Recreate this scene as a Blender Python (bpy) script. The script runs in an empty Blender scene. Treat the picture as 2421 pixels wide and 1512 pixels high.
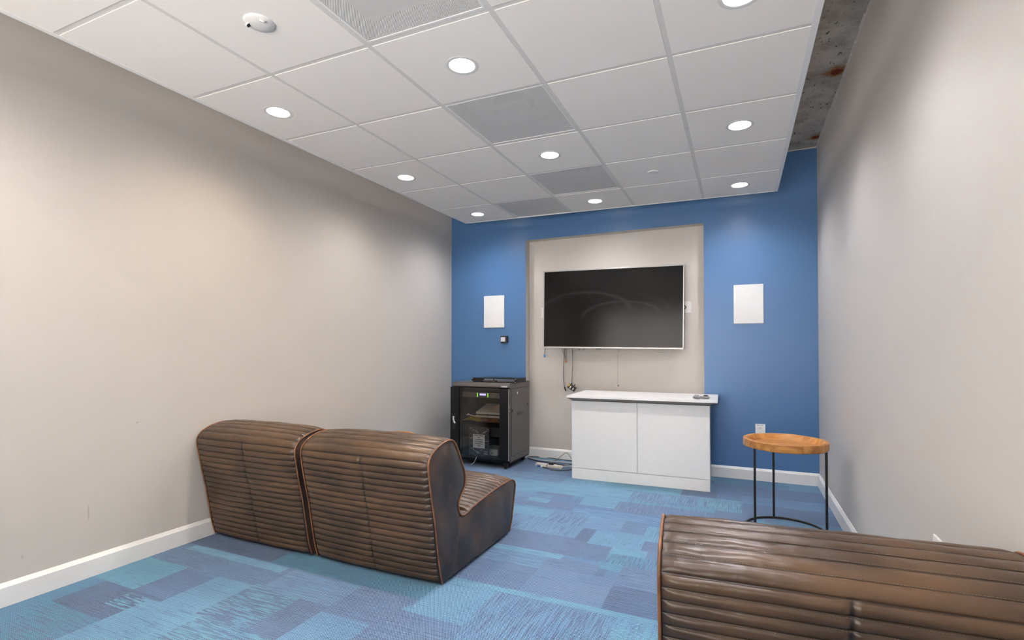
import bpy, bmesh, math, random
from mathutils import Vector, Matrix, Euler
from mathutils.geometry import delaunay_2d_cdt
random.seed(7)
C = bpy.context.scene.collection
sc = bpy.context.scene
PI = math.pi

# ------------------------------------------------------------------ camera
F_PX, YAW, PITCH, ROLL, CX, CY, CAMH = 1187.1, .4271, .0144, .0003, 1210.5, 810.8, 1.163
cam_d = bpy.data.cameras.new('camera'); cam = bpy.data.objects.new('camera', cam_d); C.objects.link(cam)
cam_d.sensor_fit = 'HORIZONTAL'; cam_d.sensor_width = 36.0
cam_d.lens = 36.0 * F_PX / 2421.0
cam_d.shift_x = 0.0; cam_d.shift_y = (CY - 756.0) / 2421.0
cam_d.clip_start = .02; cam_d.clip_end = 50
cam.location = (0, 0, CAMH)
fwd = Vector((-math.sin(YAW)*math.cos(PITCH), math.cos(YAW)*math.cos(PITCH), math.sin(PITCH)))
rgt = Vector((math.cos(YAW), math.sin(YAW), 0)); up = rgt.cross(fwd)
m3 = Matrix((rgt, up, -fwd)).transposed()
cam.rotation_euler = m3.to_euler()
sc.camera = cam
# world: nothing outside the closed room
w = bpy.data.worlds.new('world'); sc.world = w; w.use_nodes = True
w.node_tree.nodes['Background'].inputs[0].default_value = (.8, .85, 1, 1)
w.node_tree.nodes['Background'].inputs[1].default_value = 0.0
sc.view_settings.view_transform = 'Standard'; sc.view_settings.look = 'None'
sc.view_settings.exposure = 0.34; sc.view_settings.gamma = 1.0; sc.view_settings.use_curve_mapping = False
LAMP = 310.0            # emission of every downlight lens
FRONT_FILL = 100.0           # added fill light behind the viewpoint, to lift the ceiling
LEAK = 1.0             # watts escaping from the top of a housing

def ray(px, py):
    return rgt*((px-CX)/F_PX) - up*((py-CY)/F_PX) + fwd
def atY(px, py, Y):
    d = ray(px, py); return Vector((0, 0, CAMH)) + d*(Y/d.y)
def atZ(px, py, Z):
    d = ray(px, py); return Vector((0, 0, CAMH)) + d*((Z-CAMH)/d.z)

# ------------------------------------------------------------------ helpers
def obj(name, bm, mat, parent=None, smooth=False, auto=None):
    me = bpy.data.meshes.new(name); bm.normal_update(); bm.to_mesh(me); bm.free()
    for m in (mat if isinstance(mat, (list, tuple)) else [mat]): me.materials.append(m)
    if smooth:
        for p in me.polygons: p.use_smooth = True
        if auto is not None: me.set_sharp_from_angle(angle=math.radians(auto))
    o = bpy.data.objects.new(name, me); C.objects.link(o)
    if parent is not None: o.parent = parent
    return o
def tag(o, label, cat, group=None):
    o['label'] = label; o['category'] = cat
    if group: o['group'] = group
    return o
def thing(name, label, cat, loc=(0, 0, 0), rot=(0, 0, 0), group=None):
    o = bpy.data.objects.new(name, None); C.objects.link(o)
    o.empty_display_size = .05
    o.location = loc; o.rotation_euler = rot
    return tag(o, label, cat, group)
def struct(o, label=None):
    o['kind'] = 'structure'
    if label: o['label'] = label
    return o
def box(bm, x0, x1, y0, y1, z0, z1, bev=0, mi=0, M=None):
    vs = [bm.verts.new((x, y, z)) for z in (z0, z1) for y in (y0, y1) for x in (x0, x1)]
    fs = [(0, 2, 3, 1), (4, 5, 7, 6), (0, 1, 5, 4), (2, 6, 7, 3), (0, 4, 6, 2), (1, 3, 7, 5)]
    fc = [bm.faces.new([vs[i] for i in f]) for f in fs]
    for f in fc: f.material_index = mi
    if M is not None:
        for v in vs: v.co = M @ v.co
    if bev:
        es = {e for f in fc for e in f.edges}
        r = bmesh.ops.bevel(bm, geom=list(es), offset=bev, segments=2, affect='EDGES', profile=.6)
        for f in r['faces']: f.material_index = mi
def newbox(*a, **k):
    bm = bmesh.new(); box(bm, *a, **k); return bm
def tube(bm, pts, r, n=8, closed=False, mi=0, cap=True):
    pts = [Vector(p) for p in pts]; N = len(pts); rings = []
    nrm = None
    for i, p in enumerate(pts):
        if closed: t = pts[(i+1) % N]-pts[i-1]
        else: t = pts[min(i+1, N-1)]-pts[max(i-1, 0)]
        t = t.normalized() if t.length > 1e-9 else Vector((0, 0, 1))
        if nrm is None:
            nrm = t.orthogonal().normalized()
        nrm = (nrm - t*nrm.dot(t)); nrm = nrm.normalized() if nrm.length > 1e-6 else t.orthogonal().normalized()
        b = t.cross(nrm)
        rr = r[i] if isinstance(r, (list, tuple)) else r
        rings.append([bm.verts.new(p + (nrm*math.cos(2*PI*k/n) + b*math.sin(2*PI*k/n))*rr) for k in range(n)])
    for i in range(N if closed else N-1):
        a, b2 = rings[i], rings[(i+1) % N]
        for k in range(n):
            f = bm.faces.new((a[k], a[(k+1) % n], b2[(k+1) % n], b2[k])); f.material_index = mi
    if cap and not closed:
        bm.faces.new(rings[0][::-1]).material_index = mi; bm.faces.new(rings[-1]).material_index = mi
def smooth_path(pts, k=8):
    P = [Vector(p) for p in pts]; out = []
    for i in range(len(P)-1):
        p0 = P[max(i-1, 0)]; p1 = P[i]; p2 = P[i+1]; p3 = P[min(i+2, len(P)-1)]
        for j in range(k):
            t = j/k
            out.append(.5*((2*p1)+(p2-p0)*t+(2*p0-5*p1+4*p2-p3)*t*t+(3*p1-p0-3*p2+p3)*t**3))
    out.append(P[-1]); return out
def lathe(bm, prof, n=48, c=(0, 0, 0), mi=0, closed=False):
    rings = []
    for r, z in prof:
        if r < 1e-6: rings.append([bm.verts.new((c[0], c[1], c[2]+z))])
        else: rings.append([bm.verts.new((c[0]+r*math.cos(2*PI*k/n), c[1]+r*math.sin(2*PI*k/n), c[2]+z)) for k in range(n)])
    m = len(rings)
    for i in range(m if closed else m-1):
        a, b = rings[i], rings[(i+1) % m]
        for k in range(n):
            k2 = (k+1) % n
            if len(a) == 1 and len(b) == 1: continue
            if len(a) == 1: f = bm.faces.new((a[0], b[k2], b[k]))
            elif len(b) == 1: f = bm.faces.new((a[k], a[k2], b[0]))
            else: f = bm.faces.new((a[k], a[k2], b[k2], b[k]))
            f.material_index = mi
    bmesh.ops.recalc_face_normals(bm, faces=bm.faces[:])
def text_mesh(s, size, mat, parent, name, M, ext=.0003, align='CENTER', bold=0, sp=1.0):
    cu = bpy.data.curves.new('t', 'FONT'); cu.body = s; cu.size = size; cu.extrude = ext
    cu.align_x = align; cu.align_y = 'CENTER'; cu.space_line = sp; cu.offset = bold; cu.resolution_u = 3
    to = bpy.data.objects.new('t', cu); C.objects.link(to)
    bpy.context.view_layer.update()
    me = bpy.data.meshes.new_from_object(to.evaluated_get(bpy.context.evaluated_depsgraph_get()))
    bpy.data.objects.remove(to); bpy.data.curves.remove(cu)
    me.name = name; me.materials.clear(); me.materials.append(mat)
    o = bpy.data.objects.new(name, me); C.objects.link(o); o.parent = parent
    me.transform(M)
    return o

# ------------------------------------------------------------------ materials
class NT:
    def __init__(s, name):
        s.m = bpy.data.materials.new(name); s.m.use_nodes = True; s.t = s.m.node_tree; s.t.nodes.clear()
        s.out = s.n('ShaderNodeOutputMaterial')
    def n(s, typ, **kw):
        nd = s.t.nodes.new(typ)
        for k, v in kw.items(): setattr(nd, k, v)
        return nd
    def l(s, a, b): s.t.links.new(a, b)
    def val(s, sock, v):
        if hasattr(v, 'is_output') or isinstance(v, bpy.types.NodeSocket): s.l(v, sock)
        else: sock.default_value = v
    def math(s, op, a, b=0.0, c=0.0, clamp=False):
        nd = s.n('ShaderNodeMath', operation=op, use_clamp=clamp)
        s.val(nd.inputs[0], a); s.val(nd.inputs[1], b); s.val(nd.inputs[2], c); return nd.outputs[0]
    def mix(s, f, a, b, blend='MIX'):
        nd = s.n('ShaderNodeMix', data_type='RGBA', blend_type=blend)
        s.val(nd.inputs['Factor'], f); s.val(nd.inputs[6], a); s.val(nd.inputs[7], b); return nd.outputs[2]
    def noise(s, vec, scale, detail=2, rough=.5, dist=0):
        nd = s.n('ShaderNodeTexNoise'); s.val(nd.inputs['Vector'], vec); nd.inputs['Scale'].default_value = scale
        nd.inputs['Detail'].default_value = detail; nd.inputs['Roughness'].default_value = rough
        nd.inputs['Distortion'].default_value = dist; return nd.outputs[0]
    def coord(s, which='Object'):
        return s.n('ShaderNodeTexCoord').outputs[which]
    def mapv(s, vec, scale=(1, 1, 1), loc=(0, 0, 0)):
        nd = s.n('ShaderNodeMapping'); s.l(vec, nd.inputs['Vector'])
        nd.inputs['Scale'].default_value = scale; nd.inputs['Location'].default_value = loc; return nd.outputs[0]
    def rng(s, v, a, b, c=0.0, d=1.0, smooth=True):
        nd = s.n('ShaderNodeMapRange', interpolation_type='SMOOTHSTEP' if smooth else 'LINEAR')
        s.val(nd.inputs[0], v); nd.inputs[1].default_value = a; nd.inputs[2].default_value = b
        nd.inputs[3].default_value = c; nd.inputs[4].default_value = d; return nd.outputs[0]
    def bump(s, h, strength=.3, dist=.002):
        nd = s.n('ShaderNodeBump'); s.val(nd.inputs['Height'], h)
        nd.inputs['Strength'].default_value = strength; nd.inputs['Distance'].default_value = dist; return nd.outputs[0]
    def pbr(s, col, rough=.5, metal=0, spec=.5, normal=None, **kw):
        p = s.n('ShaderNodeBsdfPrincipled')
        s.val(p.inputs['Base Color'], col); s.val(p.inputs['Roughness'], rough); s.val(p.inputs['Metallic'], metal)
        s.val(p.inputs['Specular IOR Level'], spec)
        if normal is not None: s.l(normal, p.inputs['Normal'])
        for k, v in kw.items(): s.val(p.inputs[k], v)
        s.l(p.outputs[0], s.out.inputs[0]); return s.m
def rgb(r, g, b): return (r, g, b, 1)
def srgb(r, g, b):
    f = lambda v: (v/255/12.92) if v/255 <= .04045 else ((v/255+.055)/1.055)**2.4
    return (f(r), f(g), f(b), 1)
def plain(name, col, rough=.5, metal=0, spec=.5, var=.06, scale=30, bump=0, bscale=200):
    t = NT(name); co = t.coord()
    n = t.noise(co, scale, 3)
    c = t.mix(t.rng(n, .3, .7), rgb(*[x*(1-var) for x in col[:3]]), rgb(*[min(1, x*(1+var)) for x in col[:3]]))
    nm = t.bump(t.noise(co, bscale, 2), bump, .001) if bump else None
    return t.pbr(c, rough, metal, spec, nm)

def wall_mat(name, col, rough=.42, spec=.45, marks=()):
    t = NT(name); co = t.coord()
    n = t.noise(co, 1.3, 2); n2 = t.noise(co, 9, 4, .6)
    c = t.mix(t.rng(n, .3, .7), rgb(*[x*.985 for x in col]), rgb(*col))
    c = t.mix(t.rng(n2, .66, .8, 0, .06), c, rgb(*[x*.8 for x in col]))
    for (x, y, z, sx, sy, sz, k) in marks:
        m = t.n('ShaderNodeVectorMath', operation='MULTIPLY'); s2 = t.n('ShaderNodeVectorMath', operation='SUBTRACT')
        t.l(co, s2.inputs[0]); s2.inputs[1].default_value = (x, y, z); t.l(s2.outputs[0], m.inputs[0])
        m.inputs[1].default_value = (1/sx, 1/sy, 1/sz)
        ln = t.n('ShaderNodeVectorMath', operation='LENGTH'); t.l(m.outputs[0], ln.inputs[0])
        c = t.mix(t.rng(ln.outputs[1], .4, 1, k, 0), c, rgb(.25, .22, .2))
    b = t.bump(t.noise(co, 260, 2), .05, .001)
    return t.pbr(c, rough, 0, spec, b)
GREIGE = (.575, .538, .500)
M_wall = wall_mat('greige_wall_paint', GREIGE, marks=[(-3.06, 1.685, .762, .1, .008, .005, .6), (-3.06, 1.46, .33, .1, .006, .05, .35), (-3.06, 1.2, .2, .1, .006, .012, .3)])
M_blue = wall_mat('blue_wall_paint', (.066, .165, .345), .36, .55)
M_trimw = plain('white_baseboard_paint', (.80, .79, .78), .35, var=.02, scale=4)
def tile_mat():
    t = NT('white_ceiling_tile'); co = t.coord()
    n = t.noise(co, 1.1, 2)
    c = t.mix(t.rng(n, .3, .7), rgb(.915, .875, .835), rgb(.935, .90, .86))
    b = t.bump(t.noise(co, 420, 2), .15, .001)
    return t.pbr(c, .85, 0, .2, b)
M_tile = tile_mat()
M_grid = plain('ceiling_grid_metal', (.74, .715, .69), .5, var=.02)
M_edge = plain('white_edge_trim', (.86, .85, .84), .4, var=.01)
def concrete():
    t = NT('raw_concrete'); co = t.coord()
    n = t.noise(co, 5, 6, .65); n2 = t.noise(t.mapv(co, (1, .5, 1)), 38, 4, .6)
    c = t.mix(t.rng(n, .3, .7), rgb(.26, .235, .205), rgb(.50, .465, .42))
    c = t.mix(t.rng(n2, .62, .68, 0, .9), c, rgb(.02, .018, .016))
    n3 = t.noise(t.mapv(co, (1, .2, 1)), 60, 2)
    c = t.mix(t.rng(n3, .74, .78, 0, .6), c, rgb(.7, .68, .65))
    for (x, y, r) in ((.57, 3.72, .09), (.585, 4.80, .075)):
        s2 = t.n('ShaderNodeVectorMath', operation='SUBTRACT'); t.l(co, s2.inputs[0]); s2.inputs[1].default_value = (x, y, 2.926)
        m = t.n('ShaderNodeVectorMath', operation='MULTIPLY'); t.l(s2.outputs[0], m.inputs[0]); m.inputs[1].default_value = (1/r, 1/(r*.8), 1)
        ln = t.n('ShaderNodeVectorMath', operation='LENGTH'); t.l(m.outputs[0], ln.inputs[0])
        d = t.math('ADD', ln.outputs[1], t.math('MULTIPLY', t.math('SUBTRACT', t.noise(co, 22, 4), .5), 1.2))
        c = t.mix(t.rng(d, .5, 1.25, .9, 0), c, rgb(.25, .11, .03))
        c = t.mix(t.rng(d, .35, .6, 1, 0), c, rgb(.13, .022, .006))
    b = t.bump(n2, .4, .004)
    return t.pbr(c, .9, 0, .2, b)
M_conc = concrete()

def carpet():
    t = NT('patchwork_carpet'); co = t.coord()
    A = t.n('ShaderNodeAttribute', attribute_name='colA').outputs[0]
    B = t.n('ShaderNodeAttribute', attribute_name='colB').outputs[0]
    P = t.n('ShaderNodeAttribute', attribute_name='par')
    sp = t.n('ShaderNodeSeparateXYZ'); t.l(P.outputs[1], sp.inputs[0])
    amt, dr, coarse = sp.outputs[0], sp.outputs[1], sp.outputs[2]
    nx = t.noise(t.mapv(co, (5, 120, 1)), 1, 5, .75)
    ny = t.noise(t.mapv(co, (120, 5, 1)), 1, 5, .75)
    cx = t.noise(t.mapv(co, (7, 85, 1)), 1, 2, .6)
    mx = t.n('ShaderNodeMix'); t.l(dr, mx.inputs[0]); t.l(nx, mx.inputs[2]); t.l(ny, mx.inputs[3])
    s1 = t.rng(mx.outputs[0], .45, .55); s2 = t.rng(cx, .47, .53)
    m2 = t.n('ShaderNodeMix'); t.l(coarse, m2.inputs[0]); t.l(s1, m2.inputs[2]); t.l(s2, m2.inputs[3])
    c = t.mix(t.math('MULTIPLY', m2.outputs[0], t.math('ADD', .25, t.math('MULTIPLY', amt, .75))), A, B)
    c = t.mix(t.rng(t.noise(co, 3.5, 4, .6), .35, .7, 0, .35), c, rgb(.07, .16, .33))
    # darker yarn streaks
    dk = t.rng(mx.outputs[0], .53, .62, 0, .62)
    c = t.mix(dk, c, rgb(.035, .07, .17))
    # loop pile: small dark gaps between the loops
    sx = t.n('ShaderNodeSeparateXYZ'); t.l(co, sx.inputs[0])
    wob = t.math('MULTIPLY', t.noise(co, 60, 2), .004)
    a = t.math('SINE', t.math('MULTIPLY', t.math('ADD', sx.outputs[0], wob), 2*PI/.0098))
    b = t.math('SINE', t.math('MULTIPLY', t.math('ADD', sx.outputs[1], t.math('MULTIPLY', sx.outputs[0], .35)), 2*PI/.0115))
    pile = t.math('MULTIPLY', a, b)
    fine = t.noise(co, 220, 2, .7)
    h = t.math('ADD', t.math('MULTIPLY', pile, .6), fine)
    c = t.mix(t.rng(h, .1, .8, .66, 0), c, rgb(.018, .045, .11))
    c = t.mix(t.rng(h, .6, 1.0, 0, .38), c, rgb(.45, .62, .80))
    bp = t.bump(h, .5, .002)
    return t.pbr(c, .95, 0, .12, bp, **{'Sheen Weight': .15, 'Sheen Roughness': .6})
M_carpet = carpet()

def leather(name='brown_leather', dark=(.015, .009, .006), mid=(.052, .028, .014), tan=(.135, .071, .031), tanamt=.5, rough=.33, groove_shade=False):
    t = NT(name); co = t.coord()
    rnd = t.n('ShaderNodeObjectInfo').outputs['Random']
    of = t.n('ShaderNodeCombineXYZ'); t.l(t.math('MULTIPLY', rnd, 9.0), of.inputs[0])
    ad = t.n('ShaderNodeVectorMath', operation='ADD'); t.l(co, ad.inputs[0]); t.l(of.outputs[0], ad.inputs[1]); v = ad.outputs[0]
    n = t.noise(v, 3.2, 2, .5, .2); n2 = t.noise(t.mapv(v, (2.2, 9, 9)), 1, 2, .5)
    c = t.mix(t.rng(n, .36, .62), rgb(*dark), rgb(*mid))
    c = t.mix(t.rng(n2, .46, .72, 0, tanamt), c, rgb(*tan))
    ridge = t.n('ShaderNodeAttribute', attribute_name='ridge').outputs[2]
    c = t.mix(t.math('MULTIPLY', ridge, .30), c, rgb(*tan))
    if groove_shade: c = t.mix(t.rng(ridge, .12, .55, .8, 0), c, rgb(.012, .008, .006))  # shade of the channel grooves painted into the leather colour
    cr = t.noise(t.mapv(v, (34, 12, 12)), 1, 4, .6, .3)
    h = t.math('ADD', cr, t.math('MULTIPLY', t.noise(v, 260, 2), .12))
    b = t.bump(h, .18, .006)
    r = t.math('ADD', rough-.08, t.math('MULTIPLY', t.noise(v, 14, 3), .14))
    return t.pbr(c, r, 0, .5, b)
M_leather = leather(groove_shade=True)
M_side = leather('slate_brown_side_leather', (.026, .020, .019), (.060, .042, .034), (.14, .075, .042), .4, .45)
M_pipe = plain('tan_leather_piping', (.19, .075, .030), .4, var=.35, scale=18)
M_zip = plain('black_zipper', (.008, .008, .009), .5)
M_stitch = plain('brown_thread', (.13, .088, .06), .7)
def wood():
    t = NT('warm_wood'); co = t.coord()
    n = t.noise(t.mapv(co, (3, 26, 14)), 1, 5, .6, 1.2)
    n2 = t.noise(t.mapv(co, (6, 110, 60)), 1, 3)
    c = t.mix(t.rng(n, .3, .7), rgb(.32, .125, .028), rgb(.58, .28, .08))
    c = t.mix(t.rng(n2, .5, .75, 0, .4), c, rgb(.22, .075, .018))
    return t.pbr(c, .4, 0, .4, t.bump(n2, .25, .002))
M_wood = wood()
M_iron = plain('dark_iron', (.035, .032, .030), .38, .7, var=.3, scale=60)
M_lam = plain('white_laminate', (.77, .765, .76), .32, var=.01)
M_lamedge = plain('laminate_edge', (.20, .165, .14), .5, var=.05)
M_gapd = plain('dark_gap', (.05, .04, .035), .8)
M_black = plain('black_painted_steel', (.008, .008, .009), .4, .0, .25, var=.1)
M_rackside = plain('dark_grey_rack_paint', (.115, .105, .097), .33, .3, .5, var=.05)
M_blk = plain('black_plastic', (.010, .010, .011), .45)
M_chrome = plain('chrome', (.7, .7, .7), .3, .8)
M_silver = plain('silver_bezel', (.40, .39, .38), .38, .7)
M_white = plain('white_plastic', (.78, .77, .75), .4, var=.01)
M_grill = plain('white_speaker_grille', (.74, .74, .73), .6, var=.01)
M_bluep = plain('blue_plastic', (.02, .12, .45), .4)
M_lblue = plain('pale_blue_plastic', (.12, .32, .62), .4)
M_orange = plain('orange_plastic', (.75, .17, .06), .5)
M_yellow = plain('yellow_label', (.75, .52, .02), .5)
M_folder = plain('mustard_folder', (.70, .50, .09), .6)
M_paper = plain('white_paper', (.85, .78, .74), .7)
M_console = plain('grey_console_plastic', (.62, .60, .57), .45)
M_cardb = plain('brown_fibre', (.14, .07, .04), .8, var=.5, scale=60)
M_cabled = plain('dark_cable', (.02, .02, .024), .45)
M_cableg = plain('grey_cable', (.16, .15, .16), .45)
M_cablew = plain('white_cable', (.75, .74, .73), .45)
M_postbg = plain('charcoal_print', (.035, .033, .036), .4)
M_ink = plain('black_ink', (.02, .02, .02), .6)
M_prw = plain('white_print', (.75, .74, .75), .5)
def emit(name, col, st):
    t = NT(name); e = t.n('ShaderNodeEmission'); n = t.noise(t.coord(), 2, 1)
    t.l(t.mix(n, rgb(*col), rgb(*col)), e.inputs[0]); e.inputs[1].default_value = st; t.l(e.outputs[0], t.out.inputs[0]); return t.m
M_lcd = emit('lavender_lcd', (.30, .28, 1.0), 2.6)
M_green = emit('green_leds', (.22, .75, .02), 1.6)
def screen():
    t = NT('tv_screen'); co = t.coord()
    sx = t.n('ShaderNodeSeparateXYZ'); t.l(co, sx.inputs[0]); x, z = sx.outputs[0], sx.outputs[2]
    sm = None
    # smears left by a hand: arcs of wiped dust
    for (cx_, cz, a, b_, wd, k) in ((-.26, .38, .46, .19, .11, 1.0), (.12, .30, .40, .17, .09, .8), (-.05, .36, .62, .22, .03, .4)):
        dx = t.math('DIVIDE', t.math('SUBTRACT', x, cx_), a); dz = t.math('DIVIDE', t.math('SUBTRACT', z, cz), b_)
        r = t.math('SQRT', t.math('ADD', t.math('MULTIPLY', dx, dx), t.math('MULTIPLY', dz, dz)))
        r = t.math('ADD', r, t.math('MULTIPLY', t.math('SUBTRACT', t.noise(t.mapv(co, (6, 1, 30)), 1, 3), .5), .12))
        ring = t.rng(t.math('ABSOLUTE', t.math('SUBTRACT', r, 1.0)), 0, wd, k, 0)
        top = t.rng(dz, -.1, .25)
        v = t.math('MULTIPLY', ring, top)
        sm = v if sm is None else t.math('MAXIMUM', sm, v)
    dust = t.rng(t.noise(co, 120, 2), .74, .80, 0, .5)
    c = t.mix(t.math('MULTIPLY', sm, .22), rgb(.005, .005, .005), rgb(.04, .04, .042))
    c = t.mix(t.math('MULTIPLY', dust, .4), c, rgb(.12, .12, .12))
    return t.pbr(c, t.math('ADD', .16, t.math('MULTIPLY', sm, .08)), 0, .17)
M_screen = screen()
def glass():
    t = NT('tinted_glass'); tr = t.n('ShaderNodeBsdfTransparent'); tr.inputs[0].default_value = (.90, .89, .87, 1)
    gl = t.n('ShaderNodeBsdfGlossy'); gl.inputs['Roughness'].default_value = .02; gl.inputs[0].default_value = (1, 1, 1, 1)
    fr = t.n('ShaderNodeFresnel'); fr.inputs[0].default_value = 1.52
    mx = t.n('ShaderNodeMixShader'); t.l(t.math('MULTIPLY', fr.outputs[0], .9, clamp=True), mx.inputs[0]); t.l(tr.outputs[0], mx.inputs[1]); t.l(gl.outputs[0], mx.inputs[2])
    t.l(mx.outputs[0], t.out.inputs[0]); return t.m
M_glass = glass()
def perf():
    t = NT('perforated_white_metal'); co = t.coord(); sx = t.n('ShaderNodeSeparateXYZ'); t.l(co, sx.inputs[0])
    p = .0085
    u = t.math('DIVIDE', sx.outputs[0], p); v = t.math('DIVIDE', sx.outputs[1], p)
    def cell(u, v):
        a = t.math('SUBTRACT', t.math('FRACT', u), .5); b = t.math('SUBTRACT', t.math('FRACT', v), .5)
        return t.math('ADD', t.math('MULTIPLY', a, a), t.math('MULTIPLY', b, b))
    d = t.math('MINIMUM', cell(u, v), cell(t.math('ADD', u, .5), t.math('ADD', v, .5)))
    hole = t.math('LESS_THAN', d, .048)
    pr = t.n('ShaderNodeBsdfPrincipled'); pr.inputs['Base Color'].default_value = (.80, .79, .78, 1); pr.inputs['Roughness'].default_value = .5
    tr = t.n('ShaderNodeBsdfTransparent'); mx = t.n('ShaderNodeMixShader')
    t.l(hole, mx.inputs[0]); t.l(pr.outputs[0], mx.inputs[1]); t.l(tr.outputs[0], mx.inputs[2]); t.l(mx.outputs[0], t.out.inputs[0]); return t.m
M_perf = perf()
M_duct = plain('diffuser_box_grey', (.6, .6, .61), .6)
M_ductd = plain('diffuser_core_dark', (.10, .10, .105), .6)

# ------------------------------------------------------------------ setting
XL, XR, YB, YF, HS, BBH = -3.060, .6107, 5.025, -1.9, 2.926, .1066
RX0, RX1, RZ, RD = -2.122, -.309, 2.360, .10        # recess
TK = .12
# floor with explicit carpet pieces
COL = dict(teal=(.040, .21, .31), cyan=(.125, .345, .475), light=(.128, .285, .455), purp=(.072, .115, .205), navy=(.036, .06, .13), tealL=(.08, .29, .40), blue=(.072, .17, .345), lil=(.118, .20, .335))
G = .025*.9
nx = int(round((XR-XL)/G)); ny = int(round((YB+RD-YF)/G))
grid = {}
base_pal = ['light', 'purp', 'lil', 'light', 'blue', 'cyan', 'purp', 'tealL']
rr = random.Random(11)
j = 0
while j < ny:
    hj = rr.choice((6, 8, 10, 12)); i = -rr.randint(0, 10)
    while i < nx:
        wi = rr.choice((10, 14, 18, 24, 30)); a = rr.choice(base_pal); b = rr.choice(base_pal)
        par = (rr.uniform(.3, .9), float(rr.random() < .4), float(rr.random() < .12))
        for jj in range(j, min(j+hj, ny)):
            for ii in range(max(i, 0), min(i+wi, nx)): grid[ii, jj] = (COL[a], COL[b], par)
        i += wi
    j += hj
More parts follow.
